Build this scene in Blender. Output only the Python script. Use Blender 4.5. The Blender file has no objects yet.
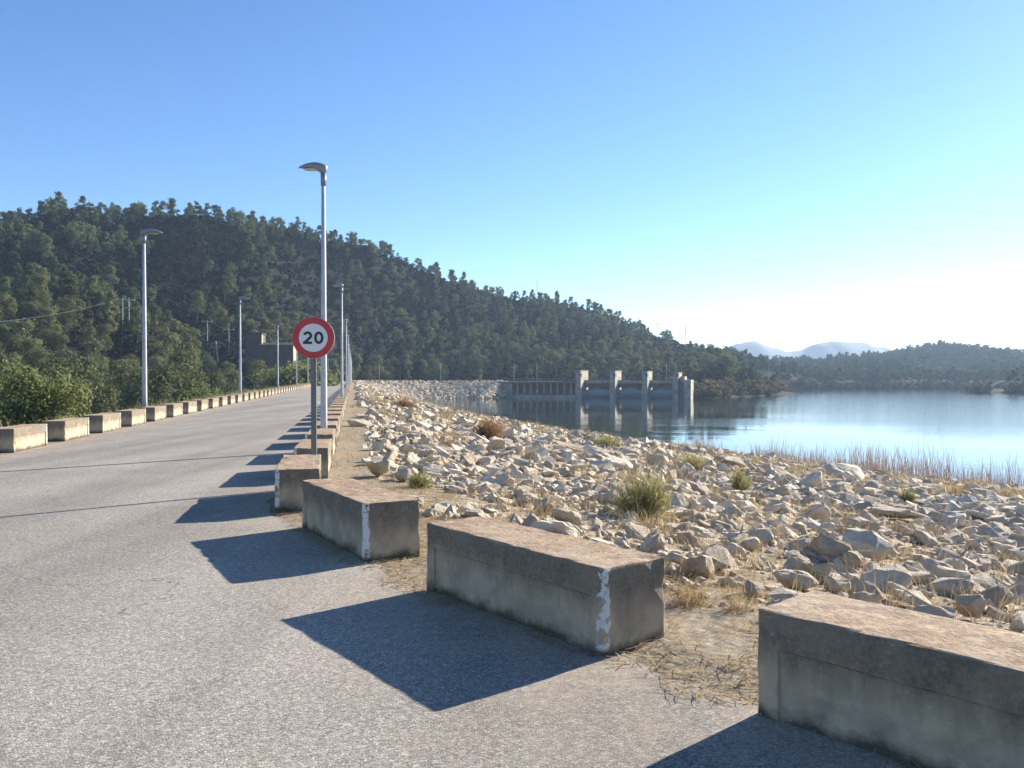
import bpy, bmesh, math, random
import numpy as np
from mathutils import Vector, Matrix, noise as mnoise

random.seed(7)
rng = np.random.default_rng(11)
scene = bpy.context.scene
COL = scene.collection
R = math.radians

# ------------------------------------------------------------------ basic helpers
def link(o):
    COL.objects.link(o)
    return o

def tag(o, label=None, cat=None, group=None, kind=None):
    if label: o['label'] = label
    if cat: o['category'] = cat
    if group: o['group'] = group
    if kind: o['kind'] = kind
    return o

def empty(name, loc, rotz=0.0):
    o = bpy.data.objects.new(name, None)
    o.empty_display_size = 0.2
    o.location = loc
    o.rotation_euler = (0, 0, rotz)
    return link(o)

def copy_tree(o, parent=None):
    c = o.copy()
    link(c)
    if parent is not None: c.parent = parent
    for ch in list(o.children): copy_tree(ch, c)
    return c

class MB:
    """collects vertices and faces (with a material slot per face)"""
    def __init__(self):
        self.v, self.f, self.m = [], [], []
    def add(self, vs, fs, mi=0):
        b = len(self.v)
        self.v.extend([tuple(p) for p in vs])
        for f in fs:
            self.f.append(tuple(i + b for i in f)); self.m.append(mi)
    def box(self, x0, x1, y0, y1, z0, z1, mi=0, M=None):
        vs = [Vector(p) for p in ((x0,y0,z0),(x1,y0,z0),(x1,y1,z0),(x0,y1,z0),(x0,y0,z1),(x1,y0,z1),(x1,y1,z1),(x0,y1,z1))]
        if M is not None: vs = [M @ p for p in vs]
        self.add(vs, [(0,3,2,1),(4,5,6,7),(0,1,5,4),(1,2,6,5),(2,3,7,6),(3,0,4,7)], mi)
    def tube(self, pts, rad, n=10, mi=0, cap=True):
        pts = [Vector(p) for p in pts]
        if not hasattr(rad, '__len__'): rad = [rad] * len(pts)
        rings = []
        for i, p in enumerate(pts):
            d = (pts[min(i+1, len(pts)-1)] - pts[max(i-1, 0)]).normalized()
            a = d.cross(Vector((0,0,1)) if abs(d.z) < .9 else Vector((1,0,0))).normalized()
            b = d.cross(a)
            rings.append([p + rad[i]*(a*math.cos(2*math.pi*k/n) + b*math.sin(2*math.pi*k/n)) for k in range(n)])
        vs = [q for r in rings for q in r]
        fs = []
        for i in range(len(pts)-1):
            for k in range(n):
                k2 = (k+1) % n
                fs.append((i*n+k, i*n+k2, (i+1)*n+k2, (i+1)*n+k))
        if cap:
            fs.append(tuple(range(n-1, -1, -1)))
            fs.append(tuple((len(pts)-1)*n + k for k in range(n)))
        self.add(vs, fs, mi)
    def build(self, name, mats, parent=None, smooth=False, bevel=0.0, recalc=True):
        me = bpy.data.meshes.new(name)
        me.from_pydata(self.v, [], self.f)
        if not isinstance(mats, (list, tuple)): mats = [mats]
        for m in mats: me.materials.append(m)
        me.polygons.foreach_set('material_index', self.m)
        if recalc or bevel:
            bm = bmesh.new(); bm.from_mesh(me)
            bmesh.ops.recalc_face_normals(bm, faces=bm.faces)
            if bevel:
                bmesh.ops.bevel(bm, geom=[e for e in bm.edges if len(e.link_faces) == 2 and e.calc_face_angle(0) > .5], offset=bevel, segments=2, affect='EDGES', profile=.5)
            bm.to_mesh(me); bm.free()
        if smooth: me.polygons.foreach_set('use_smooth', [True]*len(me.polygons))
        o = bpy.data.objects.new(name, me)
        if parent is not None: o.parent = parent
        return link(o)

def np_mesh(name, V, F, mat, attrs=None, smooth=False, mi=None):
    """V (n,3); F (m,k) constant polygon size"""
    me = bpy.data.meshes.new(name)
    V = np.ascontiguousarray(V, dtype=np.float32); F = np.ascontiguousarray(F, dtype=np.int32)
    me.vertices.add(len(V)); me.vertices.foreach_set('co', V.ravel())
    if F.shape[1] == 5:      # a bent blade: three triangles
        F = np.ascontiguousarray(F[:, [0,1,2, 0,2,4, 4,2,3]].reshape(-1, 3))
    m, k = F.shape
    me.loops.add(m*k); me.loops.foreach_set('vertex_index', F.ravel())
    me.polygons.add(m)
    me.polygons.foreach_set('loop_start', np.arange(0, m*k, k, dtype=np.int32))
    if mi is not None: me.polygons.foreach_set('material_index', np.asarray(mi, dtype=np.int32))
    me.polygons.foreach_set('use_smooth', np.full(m, smooth, dtype=bool))
    for a, arr in (attrs or {}).items():
        at = me.attributes.new(a, 'FLOAT', 'POINT'); at.data.foreach_set('value', np.asarray(arr, dtype=np.float32))
    for mm in (mat if isinstance(mat, (list, tuple)) else [mat]): me.materials.append(mm)
    me.update(calc_edges=True); me.validate()
    return me

def np_obj(name, V, F, mat, attrs=None, smooth=False, parent=None, mi=None):
    o = bpy.data.objects.new(name, np_mesh(name, V, F, mat, attrs, smooth, mi))
    if parent is not None: o.parent = parent
    return link(o)

def vnoise(x, y, seed=0):
    xi, yi = np.floor(x).astype(np.int64), np.floor(y).astype(np.int64)
    fx, fy = x - xi, y - yi
    fx, fy = fx*fx*(3-2*fx), fy*fy*(3-2*fy)
    def h(a, b):
        n = (a*374761393 + b*668265263 + seed*974711) & 0x7fffffff
        n = ((n ^ (n >> 13)) * 1274126177) & 0x7fffffff
        return ((n ^ (n >> 16)) & 0xffff) / 65535.0
    return (h(xi,yi)*(1-fx)+h(xi+1,yi)*fx)*(1-fy) + (h(xi,yi+1)*(1-fx)+h(xi+1,yi+1)*fx)*fy

def fbm(x, y, seed=0, oct=3):
    s, a = 0, 1.0
    for k in range(oct):
        s = s + a*(vnoise(x*2**k, y*2**k, seed+k) - .5); a *= .5
    return s

# ------------------------------------------------------------------ camera numbers
EYE, FPX, YH = 1.6, 830.0, 377.0

A_ROAD = R(10.8)
# ------------------------------------------------------------------ node materials
def mat(name):
    m = bpy.data.materials.new(name); m.use_nodes = True
    nt = m.node_tree; nt.nodes.clear()
    return m, nt
class N:
    def __init__(s, nt): s.nt = nt
    def n(s, t, **kw):
        x = s.nt.nodes.new(t)
        for k, v in kw.items():
            if k.startswith('i_'):
                key = k[2:]
                x.inputs[int(key) if key.isdigit() else key.replace('_', ' ')].default_value = v
            else: setattr(x, k, v)
        return x
    def l(s, a, b): s.nt.links.new(a, b)
    def noise(s, vec, scale, detail=4, rough=.55, dist=0):
        x = s.n('ShaderNodeTexNoise'); x.inputs['Scale'].default_value = scale
        x.inputs['Detail'].default_value = detail; x.inputs['Roughness'].default_value = rough
        x.inputs['Distortion'].default_value = dist
        s.l(vec, x.inputs['Vector']); return x.outputs['Fac']
    def ramp(s, fac, *stops):
        x = s.n('ShaderNodeValToRGB'); cr = x.color_ramp
        while len(cr.elements) < len(stops): cr.elements.new(.5)
        for e, (p, c) in zip(cr.elements, stops):
            e.position = p; e.color = (c, c, c, 1) if not hasattr(c, '__len__') else (*c, 1)
        s.l(fac, x.inputs['Fac']); return x.outputs['Color']
    def mix(s, fac, a, b, mode='MIX'):
        x = s.n('ShaderNodeMix', data_type='RGBA', blend_type=mode)
        for i, v in ((0, fac), (6, a), (7, b)):
            if hasattr(v, 'is_linked'): s.l(v, x.inputs[i])
            elif hasattr(v, '__len__'): x.inputs[i].default_value = (*v, 1)
            else: x.inputs[i].default_value = v if i == 0 else (v, v, v, 1)
        return x.outputs[2]
    def math(s, op, a, b=None, c=None, clamp=False):
        x = s.n('ShaderNodeMath', operation=op, use_clamp=clamp)
        for i, v in enumerate((a, b, c)):
            if v is None: continue
            if hasattr(v, 'is_linked'): s.l(v, x.inputs[i])
            else: x.inputs[i].default_value = v
        return x.outputs[0]
    def bump(s, h, strength, dist=.01, normal=None):
        x = s.n('ShaderNodeBump'); x.inputs['Strength'].default_value = strength; x.inputs['Distance'].default_value = dist
        s.l(h, x.inputs['Height'])
        if normal is not None: s.l(normal, x.inputs['Normal'])
        return x.outputs['Normal']
    def finish(s, color, rough=.85, normal=None, metal=0, spec=.3, trans=None):
        b = s.n('ShaderNodeBsdfPrincipled')
        if hasattr(color, 'is_linked'): s.l(color, b.inputs['Base Color'])
        else: b.inputs['Base Color'].default_value = (*color, 1)
        if hasattr(rough, 'is_linked'): s.l(rough, b.inputs['Roughness'])
        else: b.inputs['Roughness'].default_value = rough
        b.inputs['Metallic'].default_value = metal
        b.inputs['Specular IOR Level'].default_value = spec
        if normal is not None: s.l(normal, b.inputs['Normal'])
        out = s.n('ShaderNodeOutputMaterial')
        sh = b.outputs[0]
        if trans is not None:
            t = s.n('ShaderNodeBsdfTranslucent')
            if hasattr(color, 'is_linked'): s.l(color, t.inputs['Color'])
            else: t.inputs['Color'].default_value = (*color, 1)
            mx = s.n('ShaderNodeMixShader'); mx.inputs[0].default_value = trans
            s.l(sh, mx.inputs[1]); s.l(t.outputs[0], mx.inputs[2]); sh = mx.outputs[0]
        s.l(sh, out.inputs['Surface'])
        return b
    def obj(s): return s.n('ShaderNodeTexCoord').outputs['Object']
    def attr(s, name): return s.n('ShaderNodeAttribute', attribute_name=name).outputs['Fac']
    def rnd(s): return s.n('ShaderNodeObjectInfo').outputs['Random']
    def island(s): return s.n('ShaderNodeNewGeometry').outputs['Random Per Island']

def simple(name, col, rough=.6, metal=0, var=.15, scale=6, spec=.4, bump=0.0):
    m, nt = mat(name); k = N(nt)
    f = k.noise(k.obj(), scale, 5)
    c = k.mix(k.ramp(f, (.3, 0), (.7, 1)), tuple(x*(1-var) for x in col), tuple(min(1, x*(1+var)) for x in col))
    k.finish(c, rough, k.bump(f, bump, .01) if bump else None, metal, spec)
    return m

def m_asphalt():
    m, nt = mat('worn_asphalt'); k = N(nt); o = k.obj()
    vo = k.n('ShaderNodeTexVoronoi'); vo.inputs['Scale'].default_value = 95; vo.inputs['Randomness'].default_value = 1; k.l(o, vo.inputs['Vector'])
    sp = k.n('ShaderNodeSeparateColor'); k.l(vo.outputs['Color'], sp.inputs[0])
    stone = k.ramp(sp.outputs[0], (0, (.20,.170,.136)), (.35, (.305,.265,.217)), (.72, (.37,.324,.268)), (1, (.54,.48,.405)))
    gap = k.ramp(vo.outputs['Distance'], (.35, 1), (.8, .62))
    c = k.mix(1.0, stone, gap, 'MULTIPLY')
    big = k.noise(o, .55, 6, .6)
    c = k.mix(1.0, c, k.ramp(big, (.3, .86), (.7, 1.14)), 'MULTIPLY')
    pat = k.noise(o, 2.3, 5, .65, .6)
    c = k.mix(k.ramp(pat, (.52, 0), (.75, .30)), c, (.34,.30,.25))
    lane = k.n('ShaderNodeMapping'); lane.inputs['Rotation'].default_value = (0,0,-A_ROAD); lane.inputs['Scale'].default_value = (.75, .05, 1); k.l(o, lane.inputs[0])
    c = k.mix(1.0, c, k.ramp(k.noise(lane.outputs[0], 1.0, 3, .5, .3), (.35, .80), (.65, 1.14)), 'MULTIPLY')
    dust = k.math('MULTIPLY', k.attr('edge'), k.ramp(k.noise(o, 1.9, 6, .7), (.36, 0), (.60, 1)))
    c = k.mix(k.math('MULTIPLY', dust, .75), c, (.40,.31,.215))
    fine = k.noise(o, 22, 3, .7)
    c = k.mix(1.0, c, k.ramp(fine, (.3, .80), (.7, 1.16)), 'MULTIPLY')
    # thin tyre-polished lanes and cracks
    cr = k.n('ShaderNodeTexVoronoi', feature='DISTANCE_TO_EDGE'); cr.inputs['Scale'].default_value = .35
    wob = k.n('ShaderNodeVectorMath', operation='MULTIPLY_ADD'); nn = k.n('ShaderNodeTexNoise'); nn.inputs['Scale'].default_value = 1.6; nn.inputs['Detail'].default_value = 5
    k.l(o, nn.inputs['Vector']); k.l(nn.outputs['Color'], wob.inputs[0]); wob.inputs[1].default_value = (1.3,1.3,0); k.l(o, wob.inputs[2]); k.l(wob.outputs[0], cr.inputs['Vector'])
    crack = k.math('MULTIPLY', k.ramp(cr.outputs['Distance'], (.0, 1), (.0035, 0)), k.ramp(k.noise(o, .4, 2), (.53, 0), (.60, .75)))
    c = k.mix(crack, c, (.05,.05,.05))
    h = k.math('SUBTRACT', 1.0, vo.outputs['Distance'])
    nrm = k.bump(h, .38, .005)
    nrm = k.bump(big, .25, .03, nrm)
    k.finish(c, .9, nrm, spec=.25)
    return m

def m_ground():
    m, nt = mat('earth_and_gravel'); k = N(nt); o = k.obj()
    n1 = k.noise(o, 1.3, 8, .65); n2 = k.noise(o, 14, 6, .7); n3 = k.noise(o, .25, 4)
    dirt = k.mix(k.ramp(n2, (.35, 0), (.68, 1)), (.20,.155,.105), (.40,.33,.24))
    dirt = k.mix(k.ramp(n1, (.45, 0), (.65, .6)), dirt, (.33,.25,.14))
    vo = k.n('ShaderNodeTexVoronoi'); vo.inputs['Scale'].default_value = 9; k.l(o, vo.inputs['Vector'])
    sp = k.n('ShaderNodeSeparateColor'); k.l(vo.outputs['Color'], sp.inputs[0])
    grav = k.ramp(sp.outputs[0], (0, (.17,.13,.088)), (.45, (.33,.265,.19)), (1, (.56,.47,.355)))
    grav = k.mix(k.ramp(n1, (.44, 0), (.60, .8)), grav, (.29,.215,.12))
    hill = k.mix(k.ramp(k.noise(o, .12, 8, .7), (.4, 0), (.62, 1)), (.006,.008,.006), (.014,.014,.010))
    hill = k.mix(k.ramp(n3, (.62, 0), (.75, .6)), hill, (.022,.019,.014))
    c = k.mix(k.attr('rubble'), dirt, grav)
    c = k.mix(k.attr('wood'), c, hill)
    h = k.math('MULTIPLY_ADD', n2, .6, k.math('MULTIPLY', vo.outputs['Distance'], -.5))
    k.finish(c, .95, k.bump(h, .7, .04), spec=.1)
    return m

def m_concrete(L=1.9, W=.52, Hh=.51):
    m, nt = mat('weathered_block_concrete'); k = N(nt)
    o0 = k.obj(); r = k.rnd()
    off = k.n('ShaderNodeVectorMath', operation='ADD'); k.l(o0, off.inputs[0])
    cmb = k.n('ShaderNodeCombineXYZ'); k.l(k.math('MULTIPLY', r, 37.0), cmb.inputs[0]); k.l(k.math('MULTIPLY', r, 91.0), cmb.inputs[1]); k.l(cmb.outputs[0], off.inputs[1])
    o = off.outputs[0]
    s = k.n('ShaderNodeSeparateXYZ'); k.l(o0, s.inputs[0]); x, y, z = s.outputs
    g = k.n('ShaderNodeNewGeometry'); gs = k.n('ShaderNodeSeparateXYZ'); k.l(g.outputs['Normal'], gs.inputs[0])
    n1 = k.noise(o, 5, 8, .62); n2 = k.noise(o, 38, 5, .7); n3 = k.noise(o, 1.7, 5, .6)
    side = k.mix(k.ramp(n1, (.32, 0), (.68, 1)), (.39,.30,.20), (.53,.41,.28))
    # dark weathering on the upper band, running down in streaks
    st = k.n('ShaderNodeMapping'); st.inputs['Scale'].default_value = (5, 5, .8); k.l(o, st.inputs[0])
    streak = k.noise(st.outputs[0], 1.6, 6, .6)
    band = k.math('MULTIPLY_ADD', streak, .42, k.math('MULTIPLY', z, 1.15))
    stain = k.ramp(band, (.45, 0), (.64, .84))
    stain = k.math('MULTIPLY', stain, k.ramp(n1, (.25, .55), (.6, 1)))
    side = k.mix(stain, side, k.mix(k.ramp(n2, (.4, 0), (.62, 1)), (.075,.061,.048), (.17,.14,.108)))
    side = k.mix(k.ramp(k.noise(o, 2.6, 7, .68), (.48, 0), (.62, .45)), side, (.20,.17,.135))
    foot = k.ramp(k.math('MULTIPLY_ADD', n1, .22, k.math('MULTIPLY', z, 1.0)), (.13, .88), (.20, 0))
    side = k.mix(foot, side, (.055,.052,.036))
    spots = k.ramp(n2, (.64, 0), (.70, .55))
    side = k.mix(spots, side, (.55,.51,.44))
    top = k.mix(k.ramp(k.noise(o, 9, 8, .7), (.36, 0), (.62, 1)), (.28,.175,.100), (.50,.355,.225))
    top = k.mix(k.ramp(n2, (.50, 0), (.62, .7)), top, (.15,.115,.09))
    top = k.mix(k.ramp(n3, (.5, 0), (.7, .5)), top, (.50,.40,.29))
    istop = k.ramp(gs.outputs[2], (.55, 0), (.8, 1))
    c = k.mix(istop, side, top)
    # peeling white paint on the two corners that face the road
    dx = k.math('SUBTRACT', L/2, k.math('ABSOLUTE', x)); dy = k.math('SUBTRACT', W/2, y)
    d = k.math('MAXIMUM', dx, dy); d = k.math('ADD', d, k.ramp(x, (.0, 0), (.1, .062)))
    wn = k.noise(o, 9, 6, .7)
    e = k.math('SUBTRACT', k.math('MULTIPLY_ADD', wn, .10, .005), d)
    pm = k.ramp(e, (.0, 0), (.006, 1))
    pm = k.math('MULTIPLY', pm, k.ramp(k.noise(o, 13, 5, .7), (.44, 0), (.48, 1)))
    pm = k.math('MULTIPLY', pm, k.math('SUBTRACT', 1.0, istop))
    pm = k.math('MULTIPLY', pm, k.ramp(z, (.03, 0), (.06, 1)))
    c = k.mix(k.math('MULTIPLY', pm, .9), c, (.70,.69,.66))
    h = k.math('MULTIPLY_ADD', n2, .5, k.math('ADD', n1, k.math('MULTIPLY', pm, .25)))
    k.finish(c, .92, k.bump(h, .8, .02), spec=.2)
    return m

def m_rock(name='pale_limestone', lo=(.44,.345,.235), hi=(.80,.675,.50), src='island'):
    m, nt = mat(name); k = N(nt); o = k.obj()
    r = k.island() if src == 'island' else k.rnd()
    c = k.mix(r, lo, hi)
    n1 = k.noise(o, 3.5, 8, .65); n2 = k.noise(o, 22, 6, .7)
    c = k.mix(1.0, c, k.ramp(n1, (.3, .74), (.7, 1.2)), 'MULTIPLY')
    warm = k.ramp(k.noise(o, 1.9, 5), (.5, 0), (.66, .55))
    c = k.mix(warm, c, (.58,.45,.29))
    c = k.mix(k.ramp(n2, (.64, 0), (.74, .5)), c, (.13,.12,.105))
    k.finish(c, .9, k.bump(k.math('ADD', n1, k.math('MULTIPLY', n2, .55)), .9, .06), spec=.2)
    return m

def m_leaf(name, lo, hi, trans=.35, spec=.25):
    m, nt = mat(name); k = N(nt)
    t = k.math('MULTIPLY_ADD', k.island(), .30, k.math('MULTIPLY_ADD', k.rnd(), .25, k.math('MULTIPLY', k.attr('tint'), .55)), clamp=True)
    k.finish(k.mix(t, lo, hi), .85, None, spec=spec*.25, trans=trans)
    return m

def m_water():
    m, nt = mat('reservoir_water'); k = N(nt); o = k.obj()
    mp = k.n('ShaderNodeMapping'); mp.inputs['Scale'].default_value = (1, .55, 1); mp.inputs['Rotation'].default_value = (0,0,R(12)); k.l(o, mp.inputs[0])
    rip = k.noise(mp.outputs[0], .9, 5, .6)
    m2 = k.n('ShaderNodeMapping'); m2.inputs['Scale'].default_value = (.25, 1.3, 1); m2.inputs['Rotation'].default_value = (0,0,R(-4)); k.l(o, m2.inputs[0])
    zone = k.noise(m2.outputs[0], .03, 4, .6)
    amt = k.ramp(zone, (.47, .06), (.60, 1))
    sx = k.n('ShaderNodeSeparateXYZ'); k.l(o, sx.inputs[0])
    wind = k.n('ShaderNodeMapRange', interpolation_type='SMOOTHSTEP'); k.l(k.math('MULTIPLY_ADD', zone, 60.0, sx.outputs[0]), wind.inputs[0]); wind.inputs[1].default_value = 55; wind.inputs[2].default_value = 130; wind.inputs[3].default_value = 0; wind.inputs[4].default_value = 2.2
    h = k.math('MULTIPLY', rip, k.math('MAXIMUM', amt, wind.outputs[0]))
    b = k.finish((.012,.028,.030), .04, k.bump(h, .55, .06), spec=.5)
    b.inputs['IOR'].default_value = 1.33
    return m

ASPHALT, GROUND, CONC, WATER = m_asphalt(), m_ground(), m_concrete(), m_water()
ROCK = m_rock(); ROCKI = m_rock('pale_limestone_boulder', src='obj')
PINE = m_leaf('pine_needles', (.022,.034,.018), (.170,.205,.086), .26)
PINEWARM = m_leaf('yellowish_pine_needles', (.032,.044,.019), (.215,.222,.090), .28)  # yellower leaf colour of the trees low on the hill
PINEFAR = m_leaf('far_pine_needles', (.032,.052,.027), (.100,.130,.062), .25)
SCRUB = m_leaf('hill_scrub_leaves', (.012,.018,.012), (.036,.040,.022), .2)
OLIVE = m_leaf('olive_bush_leaves', (.10,.12,.045), (.32,.325,.125), .35)
SHRUBGREEN = m_leaf('broom_shrub', (.17,.16,.06), (.42,.38,.17), .4)
SHRUBDRY = m_leaf('dry_shrub', (.20,.11,.055), (.40,.25,.14), .3)
AUTUMN = m_leaf('autumn_shrub_leaves', (.075,.065,.033), (.22,.175,.078), .3)
GRASS = m_leaf('dry_straw', (.25,.155,.07), (.55,.43,.23), .3)
GREENGRASS = m_leaf('green_weed', (.13,.13,.045), (.34,.32,.13), .35)
REED = m_leaf('dry_reed', (.20,.130,.09), (.42,.305,.225), .3)
BARK = simple('pine_bark', (.085,.065,.050), .9, 0, .3, 8)
GALV = simple('galvanised_steel', (.50,.50,.50), .6, .1, .12, 5)
POSTGREY = simple('painted_grey_post', (.16,.175,.165), .5, .2, .12, 7)
HEADGREY = simple('grey_lamp_casing', (.26,.28,.31), .35, .3, .1, 6)
LENS = simple('clear_lamp_lens', (.55,.58,.60), .12, 0, .05, 4, .6)
RED = simple('sign_red', (.50,.035,.035), .4, 0, .10, 9, .5)
WHITE = simple('sign_white', (.74,.72,.72), .4, 0, .05, 9, .5)
BLACK = simple('sign_black', (.012,.012,.014), .4, 0, .1, 9, .5)
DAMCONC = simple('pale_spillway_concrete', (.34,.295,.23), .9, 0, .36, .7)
DAMDARK = simple('dark_spillway_concrete', (.135,.12,.10), .9, 0, .25, .6)  # darker tone of the spillway concrete for decks, recesses and sill
GATE = simple('grey_blue_gate_steel', (.20,.24,.29), .55, .1, .12, .8)
RUST = simple('rust_red_steel', (.12,.065,.05), .7, .1, .25, .8)
GLASSDARK = simple('dark_opening', (.02,.022,.025), .3, 0, .1, 3)
RAIL = simple('grey_railing', (.38,.38,.38), .5, .2, .1, 2)
WOOD = simple('weathered_pole_timber', (.44,.41,.38), .8, 0, .2, 3)
PALEPOLE = simple('pale_concrete_pole', (.46,.40,.33), .8, 0, .15, 3)
WIRE = simple('power_cable', (.13,.13,.13), .5, .3, .1, 3)
SUNOCHRE = simple('sunlit_ochre_wall', (.46,.33,.17), .9, 0, .15, .6)  # brown wall where the sun strikes, put into the colour
BROWN = simple('brown_brick_wall', (.10,.078,.062), .9, 0, .25, .7)
ROOFTILE = simple('old_tile_roof', (.045,.036,.03), .85, 0, .25, 2)
MOUNT = simple('far_mountain_rock', (.07,.07,.065), .95, 0, .3, .004)

# ------------------------------------------------------------------ dam axis and terrain
A = R(10.8); ca, sa = math.cos(A), math.sin(A)
def SP(s, p):            # dam coordinates (along the dam, to its right) -> world
    return (p*ca - s*sa, p*sa + s*ca)
PC = -3.97               # centre line of the road
S1 = 285.0; RB = 35.0; HEAD1 = R(107)
axis = [SP(-40, PC), SP(S1, PC)]
cx, cy = axis[1][0] + RB*ca, axis[1][1] + RB*sa
h = -A; NARC = 18
for i in range(1, NARC+1):
    hh = -A + (HEAD1 + A)*i/NARC
    axis.append((cx - RB*math.cos(hh), cy + RB*math.sin(hh)))
hd = (math.sin(HEAD1), math.cos(HEAD1))
TARC = 325.0 + RB*(HEAD1 + A)
SPILL0 = 10.8; SPILL1 = 81.0       # spillway stretch after the bend
axis.append((axis[-1][0] + hd[0]*160, axis[-1][1] + hd[1]*160))
AX = np.array(axis); SEG = np.diff(AX, axis=0); SL = np.hypot(SEG[:,0], SEG[:,1]); ST = np.concatenate([[0], np.cumsum(SL)])
TB = ST[-2]              # arc length where the last straight starts

def axis_q(x, y):
    best = np.full(x.shape, 1e18); q = np.zeros(x.shape); t = np.zeros(x.shape)
    for i in range(len(SEG)):
        dx, dy = x - AX[i,0], y - AX[i,1]
        ux, uy = SEG[i]/SL[i]
        a = dx*ux + dy*uy
        ac = np.clip(a, 0 if i else -1e9, SL[i] if i < len(SEG)-1 else 1e9)
        ex, ey = dx - ac*ux, dy - ac*uy
        d2 = ex*ex + ey*ey
        w = d2 < best
        best = np.where(w, d2, best); t = np.where(w, ST[i] + ac, t)
        q = np.where(w, np.sqrt(d2)*np.sign(dx*uy - dy*ux), q)
    return q, t
def axis_at(t):
    i = min(max(int(np.searchsorted(ST, t, 'right')) - 1, 0), len(SEG)-1)
    u = SEG[i]/SL[i]
    return AX[i] + u*(t - ST[i]), u

E_S = [-60, -8, -2, 2.3, 3.9, 4.7, 7.3, 10, 13, 300]
E_Q = [40, 21, 12.6, 8.5, 7.5, 7.0, 5.8, 4.7, 4.55, 4.5]
Q_S = [-60, 0, 30, 46, 53, 76, 100, 128, 170, 285, 500]
Q_Q = [90, 66, 53, 45, 42.5, 33.5, 29.5, 27.5, 24.5, 23, 23]
WATERZ = -6.0
RE_S = [-40,-8,-2,.5,2.0,3.6,4.5,6.2,7.25,9.0,10.1,12,300]
RE_Q = [38,19,11.0,8.0,6.85,5.9,5.42,4.52,4.08,3.46,3.10,3.07,3.07]

# closed polygon of the land on the far side; the first two corners close it behind the spillway
LANDP = np.array([(64,301),(71,297),(98,332),(126,368),(130,400),(142,470),(178,528),(270,542),(345,520),(360,450),(300,418),(222,402),(212,396),(255,384),(420,365),(900,350),(900,1600),(-500,1600),(-500,362),(-60,352),(0,344),(48,322)])
def poly_sd(x, y, P):
    d2 = np.full(x.shape, 1e18); ins = np.zeros(x.shape, bool)
    for i in range(len(P)):
        a, b = P[i], P[(i+1) % len(P)]
        e = b - a
        wx, wy = x - a[0], y - a[1]
        k = np.clip((wx*e[0] + wy*e[1])/(e @ e), 0, 1)
        d2 = np.minimum(d2, (wx - k*e[0])**2 + (wy - k*e[1])**2)
        c = ((a[1] <= y) != (b[1] <= y))
        with np.errstate(divide='ignore', invalid='ignore'):
            xc = a[0] + (y - a[1])/(e[1] if e[1] != 0 else 1e-9)*e[0]
        ins ^= c & (x < xc)
    return np.where(ins, 1, -1)*np.sqrt(d2)

HU = [-400,-100,0,30,60,100,125,200,260,300,350,400,450,500,560,600,640,690,720,760,850,880,920,945,980,1024,1150,1500]
HY = [215,222,222,214,201,212,217,210,216,224,239,255,276,288,295,303,322,347,353,358,358,353,345,341,345,350,346,350]
BU = [-400,0,150,250,300,345,400,500,690,730,790,830,1024,1500]
BD = [120,130,170,235,285,322,362,372,372,375,420,540,550,520]
BZ = [-10,-10,-10,-8,-6,-3,-1,-1,-1,-1.5,-4,-5,-5,-5]
RU = [-400,0,200,400,600,690,740,780,900,1500]
RD = [300,330,375,450,520,570,650,800,900,900]
def hill(x, y):
    yy = np.maximum(y, 5.0)
    u = np.clip(512 + FPX*x/yy, -400, 1500)
    hy = np.interp(u, HU, HY); B = np.interp(u, BU, BD); zb = np.interp(u, BU, BZ); Rr = np.interp(u, RU, RD)
    H = EYE + (YH - hy)*Rr/FPX - np.interp(u, [0, 700, 800, 1500], [6.0, 6.0, 7.5, 7.5])
    t = (yy - B)/(Rr - B)
    tc = np.clip(t, 0, 1)
    f = .45*tc + .55*tc*tc*(3 - 2*tc)
    z = zb + (H - zb)*f
    amp = np.clip(tc*4, 0, 1)*np.clip((1.05 - tc)*4, 0, 1)
    z = z + fbm(x/70, y/70, 3, 4)*16*amp + fbm(x/14, y/14, 9, 2)*3.0*amp
    z = np.where(t > 1, H - (t - 1)*(Rr - B)*.30, z)
    z = np.where(t < 0, zb + t*(Rr - B)*.10, z)
    return np.where(y > 60, z, -60.0), t, u

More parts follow.
